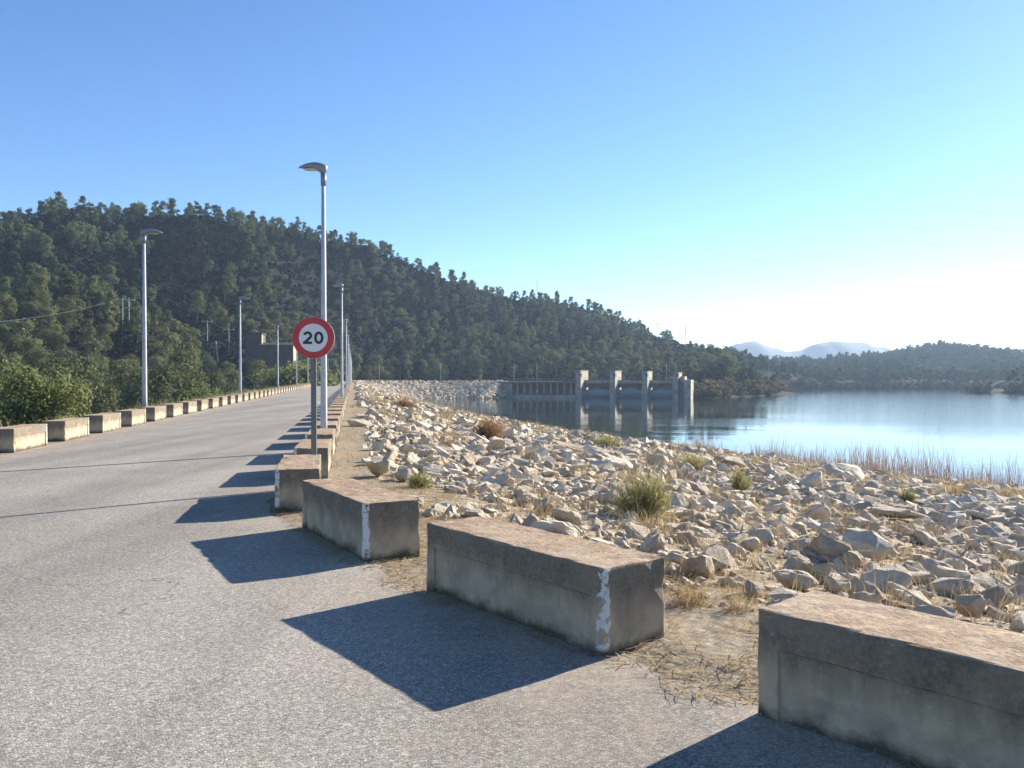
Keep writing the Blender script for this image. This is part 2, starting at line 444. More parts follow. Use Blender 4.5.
def ground_z(x, y, full=False):
    x = np.asarray(x, float); y = np.asarray(y, float)
    q, t = axis_q(x, y); s = t - 40
    e = np.interp(s, E_S, E_Q); qs = np.interp(s, Q_S, Q_Q)
    up = -6*(q - e)/(qs - e)
    up = np.where(q > e, up + (fbm(x/6, y/6, 21, 3)*.38 + fbm(x/1.3, y/1.3, 5, 2)*.16)*np.clip((q - e)/3, 0, 1), 0)
    er = np.interp(s, RE_S, RE_Q)
    flat = np.where(q > er, (fbm(x/.9, y/.9, 31, 2)*.035 + .012)*np.clip((q-er-.1)*3, 0, 1), 0) - .003
    up = np.where(q > e, up, flat)
    spill = (t > TB + SPILL0) & (t < TB + SPILL1)
    up = np.maximum(up, -11)
    dn = np.where(q < -4.6, -(-q - 4.6)*.45, 0)
    zd = np.where(q > 0, up, np.maximum(dn, -11))
    zd = np.where(spill, -11.0, zd)
    zd = np.where(t > TB + SPILL1, -11.0, zd)
    zh, th, u = hill(x, y)
    land = poly_sd(x, y, LANDP)
    zl = np.clip(WATERZ + land*.28, -11, -1.2) + np.where(land > 0, fbm(x/9, y/9, 41, 2)*.9, 0)
    far = (y > 60) & (land < 0) & (zh < 3) & (x > 40)
    zh2 = np.where((x > 60) & (land < 12), np.minimum(zh, WATERZ + np.maximum(land, -15)*.35), zh)
    # keep the water open: no hill ground in the reservoir
    res = (q > 0) & (t > 120) & (t < TB + SPILL1 + 5) & (land < 0)
    zh2 = np.where(res, -11, zh2)
    z = np.maximum(np.maximum(zd, zh2), np.where(x > -40, zl, -11))
    z = np.maximum(z, -11)
    if not full: return z
    rub = np.clip((q - e + .25)/.5, 0, 1)*(t < TB + SPILL1)
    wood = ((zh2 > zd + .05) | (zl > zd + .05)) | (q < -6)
    return z, rub, np.where(wood, 1.0, 0.0), q, t, th, u

def gz1(x, y): return float(ground_z(np.array([x]), np.array([y]))[0])

def at(px, py, ymax=900.0):
    """the point of the terrain seen at a place of the photograph (used only to read off real positions)"""
    ys = np.concatenate([np.linspace(2, 40, 800), np.linspace(40, ymax, 3000)])
    xs = (px - 512)/FPX*ys; zs = EYE - (py - YH)/FPX*ys
    g = np.maximum(ground_z(xs, ys), WATERZ)
    i = int(np.argmax(g >= zs))
    return float(xs[i]), float(ys[i]), float(g[i])

# ---- terrain sheet
az = np.concatenate([np.arange(-180, -48, 6), np.arange(-48, 48.01, .25), np.arange(54, 180, 6)])
rr = [1.2]
while rr[-1] < 3500: rr.append(rr[-1]*1.0125 + .02)
rr = np.array(rr)
azr = np.radians(az)
GX = np.concatenate([[0], (rr[:,None]*np.sin(azr)[None,:]).ravel()]); GY = np.concatenate([[0], (rr[:,None]*np.cos(azr)[None,:]).ravel()])
gz, grub, gwood, gq, gt, _, _ = ground_z(GX, GY, True)
na, nr = len(az), len(rr)
i0 = (np.arange(nr-1)[:,None]*na + np.arange(na)[None,:]) + 1
i1 = (np.arange(nr-1)[:,None]*na + (np.arange(na)[None,:]+1) % na) + 1
quads = np.stack([i0, i0+na, i1+na, i1], -1).reshape(-1, 4)[:, ::-1]
tri0 = np.array([(0, 1+k, 1+(k+1) % na, 1+(k+1) % na) for k in range(na)])
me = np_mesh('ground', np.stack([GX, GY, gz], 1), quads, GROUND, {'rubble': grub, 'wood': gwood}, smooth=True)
g_ob = link(bpy.data.objects.new('ground', me)); tag(g_ob, kind='structure')
mb = MB(); mb.add([(1.2*1.02*math.sin(a), 1.2*1.02*math.cos(a), 0) for a in azr], [tuple(range(na))]); 
tag(mb.build('ground_underfoot', GROUND), kind='structure')

# ---- water
mb = MB(); mb.add([(-150,20,WATERZ),(1500,20,WATERZ),(1500,1200,WATERZ),(-150,1200,WATERZ)], [(0,1,2,3)])
tag(mb.build('water', WATER), kind='structure')

# ---- road: one asphalt ribbon with a ragged edge, flaring out at the near abutment
Vr, Fr, Er = [], [], []
stations = np.concatenate([np.arange(4, 80, .25), np.arange(80, 325, 2.5), np.arange(325, TB + SPILL0, 2.5), [TB + SPILL0 + .5]])
for i, t in enumerate(stations):
    c, u = axis_at(t); rn = np.array([u[1], -u[0]]); s = t - 40
    e1 = np.interp(s, RE_S, RE_Q) + (float(fbm(np.array([s*1.1]), np.array([2.0]), 77, 3)[0])*.35 if s < 60 else 0)
    e0 = -(3.06 + max(0, 14 - s)*.25)
    for k in range(9):
        qq = e0 + (e1 - e0)*(0, .05, .12, .3, .5, .72, .87, .95, 1)[k]; Er.append((1, .7, .2, 0, 0, 0, .15, .6, 1)[k])
        Vr.append((c[0] + rn[0]*qq, c[1] + rn[1]*qq, .006 + .02*min(1, max(0, t-80)/200)))
for i in range(len(stations)-1):
    for k in range(8): Fr.append((i*9+k, i*9+k+1, (i+1)*9+k+1, (i+1)*9+k))
tag(np_obj('road', np.array(Vr), np.array(Fr), ASPHALT, {'edge': Er}), kind='structure')

# ------------------------------------------------------------------ far mountains
def mountain(name, u0, u1, peaks, depth, seed):
    n = 60; rows = 14
    us = np.linspace(u0, u1, n); X = (us - 512)/FPX*depth
    top = np.interp(us, [p[0] for p in peaks], [EYE + (YH - p[1] + 3.5)*depth/FPX for p in peaks])
    top = top + fbm(us/9, us*0, seed, 3)*depth*.003
    V = []
    for j in range(rows):
        k = j/(rows-1)*2 - 1
        yy = depth + k*320
        V.append(np.stack([X, np.full(n, yy), (top + 10)*np.clip(1 - abs(k)**1.3, 0, 1) - 10 + fbm(X/120, np.full(n, yy)/120, seed+5, 3)*18*(1-abs(k))*(abs(k) > .05)], 1))
    V = np.concatenate(V)
    F = np.array([(j*n+i, j*n+i+1, (j+1)*n+i+1, (j+1)*n+i) for j in range(rows-1) for i in range(n-1)])
    tag(np_obj(name, V, F, MOUNT, smooth=True), kind='structure')
mountain('mountains', 690, 930, [(690,366),(715,354),(735,347),(752,345),(768,350),(785,354),(800,352),(812,346),(828,343),(848,342),(862,343),(876,349),(895,354),(930,366)], 2600, 1)

# ------------------------------------------------------------------ concrete blocks along the road
BL, BW, BH = 1.9, .52, .51
def make_block(seed):
    """long block with a recessed panel on each long side and softly worn edges"""
    rr_ = random.Random(seed)
    bm = bmesh.new()
    bmesh.ops.create_cube(bm, size=1)
    for v in bm.verts:
        v.co = Vector((v.co.x*BL, v.co.y*BW, (v.co.z + .5)*BH - (.03 if v.co.z < 0 else 0)))
    for sgn in (1, -1):
        f = [f for f in bm.faces if f.normal.y*sgn > .9][0]
        bmesh.ops.inset_region(bm, faces=[f], thickness=.15, depth=0)
        for v in f.verts:
            if v.co.z < BH/2: v.co.z = -.022
            else: v.co.z = BH - .17
        r = bmesh.ops.inset_region(bm, faces=[f], thickness=.012, depth=-.017)
    ed = [e for e in bm.edges if e.calc_face_angle(0) > 1.2 and e.calc_length() > .2 and max(abs(v.co.z) for v in e.verts) > .2 and e.is_convex]
    bmesh.ops.bevel(bm, geom=ed, offset=.014, segments=2, affect='EDGES', profile=.6)
    bmesh.ops.triangulate(bm, faces=[f for f in bm.faces if len(f.verts) > 4])
    bmesh.ops.subdivide_edges(bm, edges=[e for e in bm.edges if e.calc_length() > .25], cuts=5, use_grid_fill=True)
    bmesh.ops.subdivide_edges(bm, edges=[e for e in bm.edges if e.calc_length() > .09], cuts=2, use_grid_fill=True)
    off = Vector((seed*7.3, seed*3.1, 0))
    for v in bm.verts:
        dx = BL/2 - abs(v.co.x); dy = BW/2 - abs(v.co.y); dz = BH - v.co.z
        near = sorted((dx, dy, dz))
        if near[1] < .05 and v.co.z > .14:      # worn and chipped arrises
            a = max(0, mnoise.noise((v.co + off)*8) - .22)*.035 + max(0, mnoise.noise((v.co + off)*24))*.008
            v.co -= Vector((math.copysign(a, v.co.x) if dx < .06 else 0, math.copysign(a, v.co.y) if dy < .06 else 0, a if dz < .06 else 0))
        else:
            v.co += v.normal*mnoise.noise((v.co + off)*3.5)*.004
    for v in bm.verts:
        v.co += Vector((rr_.uniform(-1,1), rr_.uniform(-1,1), rr_.uniform(-.7,.7)))*.0035
    me = bpy.data.meshes.new('concrete_block'); bm.to_mesh(me); bm.free()
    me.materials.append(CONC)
    return me
block_meshes = [make_block(k) for k in range(4)]
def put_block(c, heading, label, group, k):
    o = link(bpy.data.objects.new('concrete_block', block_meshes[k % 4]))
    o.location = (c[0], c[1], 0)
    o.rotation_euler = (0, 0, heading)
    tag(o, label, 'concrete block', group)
    return o
ORD = ['first','second','third','fourth','fifth','sixth','seventh','eighth','ninth','tenth','eleventh','twelfth']
GR, GL = 'concrete blocks along the water side of the road', 'concrete blocks along the hillside edge of the road'
def corner_block(near, far, label, k, length=None):
    a, b = Vector((*near, 0)), Vector((*far, 0))
    d = (b - a).normalized(); rn = Vector((d.y, -d.x, 0))
    c = (a + b)/2 + rn*BW/2
    put_block((c.x, c.y), math.atan2(d.y, d.x), label, GR, k)
bd = Vector((math.sin(R(-42)), math.cos(R(-42)), 0)); f1 = Vector((1.156, 3.905, 0)); n1_ = f1 - bd*1.9
corner_block((n1_.x, n1_.y), (f1.x, f1.y), 'weathered concrete block nearest the camera, cut off by the right picture edge', 0)
corner_block((.53, 4.69), (-.653, 6.22), 'weathered concrete block with white peeling corner, second nearest on the water side', 1)
corner_block((-1.275, 7.14), (-2.225, 8.78), 'weathered concrete block turned away from the road line, third nearest on the water side', 2)
b4 = Vector((-2.80, 9.78, 0)); d4 = Vector((math.sin(R(-12.5)), math.cos(R(-12.5)), 0))*1.9
corner_block((b4.x, b4.y), (b4.x + d4.x, b4.y + d4.y), 'squat concrete block standing just before the round 20 sign', 3)
ang_d = math.atan2(ca, -sa)
RP, LP_ = -.903, -7.03
n = 0
s = 13.1
while s < S1 - 2:
    x, y = SP(s + BL/2, RP + BW/2)
    if n == 0: lab = 'concrete block standing just behind the round 20 sign post'
    elif n == 1: lab = 'concrete block between the 20 sign and the tall nearest lamp post'
    elif n < 10: lab = f'{ORD[n-2]} concrete block beyond the tall nearest lamp post, on the water side'
    else: lab = 'small distant concrete block in the water side row running towards the far hill'
    put_block((x, y), ang_d + random.uniform(-.012,.012), lab, GR, n); n += 1; s += 3.07
# round the bend and up to the spillway, on the inside of the curve
t = 325 + 2.0
while t < TB + SPILL0 - 2:
    c, u = axis_at(t); rn = (u[1], -u[0])
    put_block((c[0] + rn[0]*3.3, c[1] + rn[1]*3.3), math.atan2(u[1], u[0]), 'tiny pale concrete block on the curved far crest above the rubble', GR, n); n += 1; t += 3.1
n = 0; s = 19.15
while s < S1 - 2:
    x, y = SP(s + BL/2, LP_ - BW/2)
    if n == 0: lab = 'sunlit cream concrete block at the left picture edge, hillside row'
    elif n < 12: lab = f'{ORD[n]} sunlit cream block from the left picture edge in the hillside row'
    else: lab = 'small distant sunlit block in the hillside row beside the far trees'
    put_block((x, y), ang_d + math.pi + random.uniform(-.012,.012), lab, GL, n+1); n += 1; s += 3.14

# ------------------------------------------------------------------ street lamps
def make_lamp(Hh=6.9):
    root = empty('street_lamp', (0,0,0))
    b = MB(); b.box(-.13,.13,-.13,.13,-.01,.025); 
    for sx in (-1,1):
        for sy in (-1,1): b.tube([(sx*.095, sy*.095, .025),(sx*.095, sy*.095, .06)], .014, 6)
    b.build('base_plate', GALV, root)
    p = MB(); zs = [.02, .9, Hh*.5, Hh - .42]
    p.tube([(0,0,z) for z in zs], [.075,.072,.058,.042], 14)
    p.build('pole', GALV, root, smooth=True)
    d = MB(); d.box(-.035,.035,.072,.078,.45,.75); d.build('service_door', GALV, root)
    # head: short upright socket, then a drooping wedge reaching over the road (+x)
    k = MB(); k.tube([(0,0,Hh-.55),(0,0,Hh-.25)], [.055,.062], 12); k.build('collar', HEADGREY, root, smooth=True)
    secs = [(-.08,.05,-.10,.03),(-.02,.075,-.20,.075),(.08,.10,-.12,.10),(.20,.12,-.065,.10),(.35,.11,-.045,.065),(.46,.075,-.04,.015),(.515,.025,-.045,-.025)]
    m_ = MB(); nn = 12; vs = []
    for (x, w, zb, zt) in secs:
        for j in range(nn):
            a = 2*math.pi*j/nn
            zc = (zb + zt)/2; hz = (zt - zb)/2
            vs.append((x, w*math.copysign(abs(math.cos(a))**.7, math.cos(a)), Hh - .10 + zc + hz*math.copysign(abs(math.sin(a))**.8, math.sin(a)) - .02*x))
    fs = [(i*nn+j, i*nn+(j+1) % nn, (i+1)*nn+(j+1) % nn, (i+1)*nn+j) for i in range(len(secs)-1) for j in range(nn)]
    fs += [tuple(range(nn)), tuple((len(secs)-1)*nn + j for j in range(nn))]
    m_.add(vs, fs); hd_ = m_.build('lamp_head', HEADGREY, root, smooth=True)
    l = MB(); vs = []
    for j in range(16):
        a = 2*math.pi*j/16; vs.append((.27 + .16*math.cos(a), .085*math.sin(a), Hh - .165))
    for j in range(16):
        a = 2*math.pi*j/16; vs.append((.27 + .115*math.cos(a), .058*math.sin(a), Hh - .20))
    l.add(vs, [(j, (j+1) % 16, 16+(j+1) % 16, 16+j) for j in range(16)] + [tuple(16+j for j in range(16))])
    l.build('lens', LENS, hd_, smooth=True)
    return root
lamp0 = make_lamp(); used = [False]
def put_lamp(x, y, z, rot, label, group, sc=1.0):
    o = lamp0 if not used[0] else copy_tree(lamp0)
    used[0] = True
    o.location = (x, y, z); o.rotation_euler = (0, 0, rot); o.scale = (1, 1, sc)
    tag(o, label, 'street lamp', group)
    return o
LGR, LGL = 'street lamps along the water side of the road', 'street lamps along the hillside edge of the road'
toroad_R, toroad_L = math.atan2(-sa, -ca), math.atan2(sa, ca)
names_r = ['tall nearest street lamp rising behind the round 20 sign', 'second street lamp on the water side, just right of the tall nearest one', 'third street lamp on the water side, slim pole before the far trees']
for i in range(10):
    s_ = 18.35 + 28.3*i
    x, y = SP(s_, RP + .27)
    put_lamp(x, y, 0, toroad_R, names_r[i] if i < 3 else 'thin distant street lamp in the converging row on the water side', LGR, .90 if i == 0 else .98)
names_l = ['leftmost street lamp, standing behind the cream blocks before the dark hill', 'second street lamp from the left behind the hillside blocks', 'third street lamp from the left, between the house and the 20 sign', 'fourth street lamp from the left, its head hidden behind the 20 sign']
for i in range(9):
    s_ = (33.4, 60.3)[i] if i < 2 else 89.5 + 28.8*(i-2)
    x, y = SP(s_, -7.76)
    put_lamp(x, y, 0, toroad_L, names_l[i] if i < 4 else 'thin distant street lamp in the hillside row beyond the 20 sign', LGL, 1.045).scale = (1.25, 1.1, 1.045)
for (tt, lab) in ((359, 'distant street lamp on the curved crest, left one above the rubble'), (382, 'distant street lamp on the curved crest, right one above the rubble'), (TB + 13.2, 'distant street lamp at the left end of the spillway bridge'), (TB + 22.2, 'distant street lamp over the columned part of the spillway bridge')):
    c, u = axis_at(tt); rn = (u[1], -u[0])
    put_lamp(c[0] - rn[0]*3.2, c[1] - rn[1]*3.2, 0, math.atan2(rn[1], rn[0]), lab, 'street lamps on the far crest')
c, u = axis_at(TB + 71); rn = (u[1], -u[0])
put_lamp(c[0] - rn[0]*3.2, c[1] - rn[1]*3.2, 0, math.atan2(rn[1], rn[0]), 'distant street lamp between the two rightmost spillway piers', 'street lamps on the far crest')

# ------------------------------------------------------------------ speed limit sign
sx, sy = -2.865, 12.0
sg = empty('speed_limit_sign', (sx, sy, 0), R(6)); tag(sg, 'round red and white speed limit sign reading 20 on a grey post', 'road sign')
b = MB(); b.box(-.04,.04,-.02,.02,-.05,2.40); b.build('post', POSTGREY, sg, bevel=.006)
CZ = 2.165
def disc(name, r, y0, y1, material, parent, n=64, r_in=None):
    m_ = MB(); vs, fs = [], []
    for yy in (y0, y1):
        for j in range(n):
            a = 2*math.pi*j/n; vs.append((r*math.cos(a), yy, CZ + r*math.sin(a)))
    if r_in is None:
        fs = [tuple(range(n)), tuple(range(2*n-1, n-1, -1))] + [(j, n+j, n+(j+1) % n, (j+1) % n) for j in range(n)]
    else:
        for yy in (y0, y1):
            for j in range(n):
                a = 2*math.pi*j/n; vs.append((r_in*math.cos(a), yy, CZ + r_in*math.sin(a)))
        for j in range(n):
            k = (j+1) % n
            fs += [(j, k, 2*n+k, 2*n+j), (n+j, 3*n+j, 3*n+k, n+k), (j, n+j, n+k, k), (2*n+j, 2*n+k, 3*n+k, 3*n+j)]
    m_.add(vs, fs); return m_.build(name, material, parent)
pl = disc('sign_plate', .300, -.045, -.022, GALV, sg)
disc('red_ring', .296, -.050, -.0455, RED, pl, r_in=.203)
disc('white_face', .2035, -.0490, -.0455, WHITE, pl)
b = MB(); b.box(-.06,.06,-.0215,.03,CZ-.17,CZ-.13); b.box(-.06,.06,-.0215,.03,CZ+.12,CZ+.16); b.build('bracket', GALV, sg)
def stroke(path, w, cx_, hscale=1.0, closed=False):
    n_ = len(path); L_, R_ = [], []
    for i, p in enumerate(path):
        a = Vector(path[(i-1) % n_] if closed or i else path[i]); c_ = Vector(path[(i+1) % n_] if closed or i < n_-1 else path[i])
        d = (c_ - a); d.normalize(); nn_ = Vector((-d.y, d.x))
        L_.append(Vector(p) + nn_*w/2); R_.append(Vector(p) - nn_*w/2)
    m_ = MB(); vs = []
    for yy in (-.0535, -.0492):
        vs += [(cx_ + q.x, yy, CZ + q.y) for q in L_] + [(cx_ + q.x, yy, CZ + q.y) for q in R_]
    fs = []; rng_ = range(n_ if closed else n_-1)
    for i in rng_:
        j = (i+1) % n_
        fs += [(i, j, n_+j, n_+i), (2*n_+i, 3*n_+i, 3*n_+j, 2*n_+j), (i, 2*n_+i, 2*n_+j, j), (n_+i, n_+j, 3*n_+j, 3*n_+i)]
    if not closed: fs += [(0, n_, 3*n_, 2*n_), (n_-1, 3*n_-1, 4*n_-1, 2*n_-1)]
    m_.add(vs, fs); return m_
zero = [(.048*math.cos(a), .072*math.sin(a)) for a in [2*math.pi*k/36 for k in range(36)]]
stroke(zero, .036, .078, closed=True).build('digit', BLACK, pl)
two = [(-.046 + 0, .030)]
two = [(.046*math.cos(a), .030 + .044*math.sin(a)) for a in np.linspace(R(168), R(-25), 16)] + [(.020, -.012), (-.014, -.042), (-.040, -.068)]
d2 = stroke(two, .036, -.080)
for yy in (0,):
    d2.box(-.080-.066, -.080+.064, -.0538, -.0492, CZ-.090, CZ-.055)
d2.build('digit', BLACK, pl)

# ------------------------------------------------------------------ spillway with its piers and gates
c0, u0 = axis_at(TB + SPILL0)
sp = empty('gated_spillway', (c0[0], c0[1], 0), math.atan2(u0[1], u0[0])); tag(sp, 'concrete spillway bridge with four pale piers and grey gates across the water', 'spillway')
# local x along the bridge, local -y towards the reservoir (towards the camera)
LN = SPILL1 - SPILL0
def part(name, material, boxes, parent=sp, bevel=0):
    b = MB()
    for bx in boxes: b.box(*bx)
    return b.build(name, material, parent, bevel=bevel)
part('abutment', DAMCONC, [(.3,4.4,-6.4,4,-11,-.75)])
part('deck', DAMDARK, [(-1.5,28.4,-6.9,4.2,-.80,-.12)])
for k in range(9): part('column', DAMCONC, [(6.0 + k*2.55, 6.6 + k*2.55, -5.6, -4.7, -4.4, -.80)])
part('ledge', DAMCONC, [(4.4,28.4,-6.7,-6.303,-11,-5.1)])
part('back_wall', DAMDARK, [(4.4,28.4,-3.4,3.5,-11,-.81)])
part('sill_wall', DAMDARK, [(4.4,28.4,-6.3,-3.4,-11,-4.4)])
rl = MB()
for k in range(20): rl.tube([(-.8 + k*1.5, -6.7, -.12), (-.8 + k*1.5, -6.7, .98)], .04, 6)
for zz in (.45, .95): rl.tube([(-1.2, -6.7, zz), (28.3, -6.7, zz)], .035, 6)
rl.build('railing', RAIL, sp)
px = [28.4, 41.0, 52.5, 63.3]; PW = 2.0; ptop = [3.7, 3.6, 3.4, 2.9]
for i, x in enumerate(px):
    pr = part('pier', DAMCONC, [(x, x+PW, -6.0, 7.5, -11, ptop[i])], bevel=.08)
    part('pier_cap', DAMCONC, [(x-.12, x+PW+.12, -6.15, 7.6, ptop[i], ptop[i]+.3)], pr)
    part('window', GLASSDARK, [(x+PW+.003, x+PW+.03, -5.0, -3.6, 1.6, 2.9)], pr)
    part('window', GLASSDARK, [(x+1.35, x+2.05, -6.03, -6.003, 1.7, 2.9)], pr)
for i in range(3):
    xa, xb = px[i] + PW, px[i+1]
    part('gate_bridge', DAMCONC, [(xa, xb, .6, 2.2, -.7, .5)])
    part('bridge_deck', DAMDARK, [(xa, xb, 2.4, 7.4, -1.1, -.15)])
    part('hoist_beam', RUST, [(xa, xb, .7, 1.6, -2.2, -.95)])
    gt = MB(); nn = 8; vs = []
    for k in range(nn+1):
        a = R(-28 + 50*k/nn)
        for xx in (xa+.05, xb-.05): vs.append((xx, 6.0 - 6.2*math.cos(a), -4.5 + 6.2*math.sin(a)*.62))
    nfr = len(vs)
    vs += [(v[0], v[1] + .35, v[2]) for v in vs]
    fs = [(2*k, 2*k+1, 2*k+3, 2*k+2) for k in range(nn)] + [(nfr+2*k, nfr+2*k+2, nfr+2*k+3, nfr+2*k+1) for k in range(nn)] + [(0,1,nfr+1,nfr), (2*nn, nfr+2*nn, nfr+2*nn+1, 2*nn+1)]
    fs += [(2*k, 2*k+2, nfr+2*k+2, nfr+2*k) for k in range(nn)] + [(2*k+1, nfr+2*k+1, nfr+2*k+3, 2*k+3) for k in range(nn)]
    gt.add(vs, fs); gt.build('gate', GATE, sp, smooth=False)
    rl = MB()
    for k in range(6): rl.tube([(xa + .4 + k*(xb-xa-.8)/5, .7, .5), (xa + .4 + k*(xb-xa-.8)/5, .7, 1.5)], .04, 6)
    for zz in (1.0, 1.45): rl.tube([(xa, .7, zz), (xb, .7, zz)], .04, 6)
    rl.build('railing', RAIL, sp)
part('end_wall', DAMCONC, [(67.3,69.7,-7.0,5,-11,.6), (65.76,67.29,-3.5,5,-11,1.8)])
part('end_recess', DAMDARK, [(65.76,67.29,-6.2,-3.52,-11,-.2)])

# ------------------------------------------------------------------ house on the slope behind the dam
hx, hy = (270-512)/FPX*262, 262
hz = gz1(hx, hy)
hs = empty('hillside_house', (hx, hy, hz), R(5)); tag(hs, 'brown abandoned building with end walls coloured ochre as sunlit among the hillside trees', 'building')
WT, TT = 11.6 - hz, 15.0 - hz
w = MB(); w.box(-2,7.6,-3,3,-2,WT); w.build('wing_wall', BROWN, hs)
w = MB(); w.box(-6.6,-2.003,-3.4,3.4,-2,TT); w.build('tower_wall', BROWN, hs)
w = MB(); w.box(7.603,7.8,-3.02,1.9,WT-5,WT-.2); w.build('end_wall', SUNOCHRE, hs)  # sunlit strip of the brown end face, painted as an ochre slab
w = MB(); w.box(-2.0,-1.8,-3.3,-1.6,WT+.5,TT-.2); w.build('end_wall', SUNOCHRE, hs)
w = MB(); w.add([(-2.2,-3.4,WT),(8.1,-3.4,WT),(8.1,3.4,WT),(-2.2,3.4,WT),(-2.2,0,WT+.9),(8.1,0,WT+.9)], [(0,1,5,4),(2,3,4,5),(0,4,3),(1,2,5),(3,2,1,0)]); w.build('roof', ROOFTILE, hs)
w = MB(); w.box(-6.9,-1.7,-3.7,3.7,TT,TT+.4); w.build('roof', ROOFTILE, hs)
for k in range(3):
    w = MB(); w.box(-1.0 + k*2.9, .2 + k*2.9, -3.03, -3.002, WT-4.2, WT-2.2); w.build('window', GLASSDARK, hs)
w = MB(); w.box(-5.2,-3.4,-3.43,-3.402,TT-4.6,TT-2.4); w.build('window', GLASSDARK, hs)

# ------------------------------------------------------------------ poles, masts and wires
def utility_pole(px_, ytop, ybot, depth, label, kind='T', material=WOOD, rad=.16, lean=0.0, name='utility_pole', cat='utility pole'):
    if depth is None: depth = at(px_, ybot)[1]
    x = (px_ - 512)/FPX*depth; zt = EYE + (YH - ytop)*depth/FPX; zb = min(EYE + (YH - ybot)*depth/FPX, gz1(x, depth)) - .3
    r = empty(name, (x, depth, zb)); tag(r, label, cat, None)
    Hh = zt - zb
    if kind == 'H':
        for sxx in (-1, 1):
            b = MB(); b.tube([(sxx*.85, 0, 0), (sxx*.8, 0, Hh)], [rad, rad*.75], 8); b.build('post', material, r)
        b = MB(); b.box(-2.2, 2.2, -.1, .1, Hh-.6, Hh-.35); b.build('crossarm', material, r)
        b = MB(); b.box(-.9, 2.6, -.1, .1, Hh-2.6, Hh-2.4); b.build('crossarm', material, r)
    else:
        b = MB(); b.tube([(0,0,0), (lean, 0, Hh)], [rad, rad*.65], 8); b.build('post', material, r)
        if kind == 'T':
            b = MB(); b.box(lean-1.7, lean+1.7, -.1, .1, Hh-.35, Hh-.12); b.build('crossarm', material, r)
            i_ = MB()
            for k in (-1.5, 0, 1.5): i_.tube([(lean+k, 0, Hh-.12), (lean+k, 0, Hh+.35)], .07, 6)
            i_.build('insulator', PALEPOLE, r)
        if kind == 'mast':
            b = MB()
            for k in range(4): b.tube([(0,0,Hh*.55+k*.1), (.5*math.cos(k*1.57), .5*math.sin(k*1.57), Hh*.97)], .05, 5)
            b.build('aerial', GALV, r)
    return Vector((x + lean, depth, zt))
PA = utility_pole(126, 298, 332, None, 'twin post power pole on the dark hillside at the left', 'H')
PB = utility_pole(207.5, 321, 346, None, 'power pole with crossarm left of the leaning pale pole', 'T')
PD = utility_pole(229, 329, 360, None, 'power pole with crossarm just left of the second lamp', 'T')
utility_pole(218.5, 341, 364, None, 'pale bare leaning pole between two power poles on the hillside', 'bare', PALEPOLE, .26, -.8)
PE = utility_pole(657, 324, 345, 545, 'power pole with crossarm standing on the right end of the ridge', 'T', WOOD, .24)
PF = utility_pole(680, 335, 352, 560, 'twin post power pole on the low right end of the ridge', 'H', WOOD, .22)
utility_pole(685.5, 325, 352, 565, 'slender grey mast beside the twin post power pole on the ridge', 'mast', GALV, .25, name='radio_mast', cat='mast')
utility_pole(537, 278, 296, 520, 'thin aerial mast on the ridge above the spillway piers', 'mast', GALV, .18, name='radio_mast', cat='mast')
def wire(a, b, sag, rad, label, group='power cables across the valley'):
    a, b = Vector(a), Vector(b); pts = []
    for k in range(15):
        f = k/14; p = a.lerp(b, f); p.z -= sag*4*f*(1-f); pts.append(p)
    m_ = MB(); m_.tube(pts, rad, 5)
    tag(m_.build('power_cable', WIRE), label, 'cable', group)
LA = Vector(((-60-512)/FPX*105, 105, EYE + (YH-327)*105/FPX))
wire(PA + Vector((-2,0,-.3)), LA, 1.0, .03, 'power cable running from the twin post pole to the left edge')
wire(PB + Vector((1.5,0,.3)), PD + Vector((-1.5,0,.3)), .6, .05, 'short power cable between the two crossarm poles on the hillside')
wire((-78, 150, -5), (-40, 150, 1.2), 2.5, .045, 'faint cable sagging before the dark trees behind the cream blocks')
wire((-80, 155, -3.2), (-42, 155, 3.2), 2.5, .04, 'faint upper cable crossing the dark trees behind the leftmost lamp')

# ------------------------------------------------------------------ rocks
def hull_rock(seed, npts, flat=(1, .8, .52), worn=0.0):
    r_ = np.random.default_rng(seed)
    P = r_.normal(size=(npts, 3)); P /= np.linalg.norm(P, axis=1)[:, None]
    P *= r_.uniform(.75, 1.0, (npts, 1)); P = np.sign(P)*np.abs(P)**.8
    P *= np.array(flat)*r_.uniform(.85, 1.15, 3)*.5
    bm = bmesh.new()
    for p in P: bm.verts.new(p)
    res = bmesh.ops.convex_hull(bm, input=bm.verts)
    bmesh.ops.delete(bm, geom=[v for v in bm.verts if not v.link_faces], context='VERTS')
    if worn:
        bmesh.ops.dissolve_limit(bm, angle_limit=R(14), verts=bm.verts, edges=bm.edges)
        bmesh.ops.bevel(bm, geom=list(bm.edges), offset=worn, segments=1, affect='EDGES')
        bmesh.ops.triangulate(bm, faces=bm.faces)
        bmesh.ops.subdivide_edges(bm, edges=[e for e in bm.edges if e.calc_length() > .16], cuts=1)
        bmesh.ops.triangulate(bm, faces=bm.faces)
        for v in bm.verts:
            v.co += Vector(r_.normal(size=3)*.012)
    bmesh.ops.triangulate(bm, faces=bm.faces)
    bmesh.ops.recalc_face_normals(bm, faces=bm.faces)
    V = np.array([v.co[:] for v in bm.verts]); bm.verts.index_update()
    F = np.array([[v.index for v in f.verts] for f in bm.faces])
    bm.free(); return V, F
LOW = [hull_rock(100+k, 13 + k % 4) for k in range(14)]
HI = []
for k in range(14):
    V, F = hull_rock(300+k, 15 + k % 6, worn=.035)
    HI.append(np_mesh('rock', V, F, ROCKI))

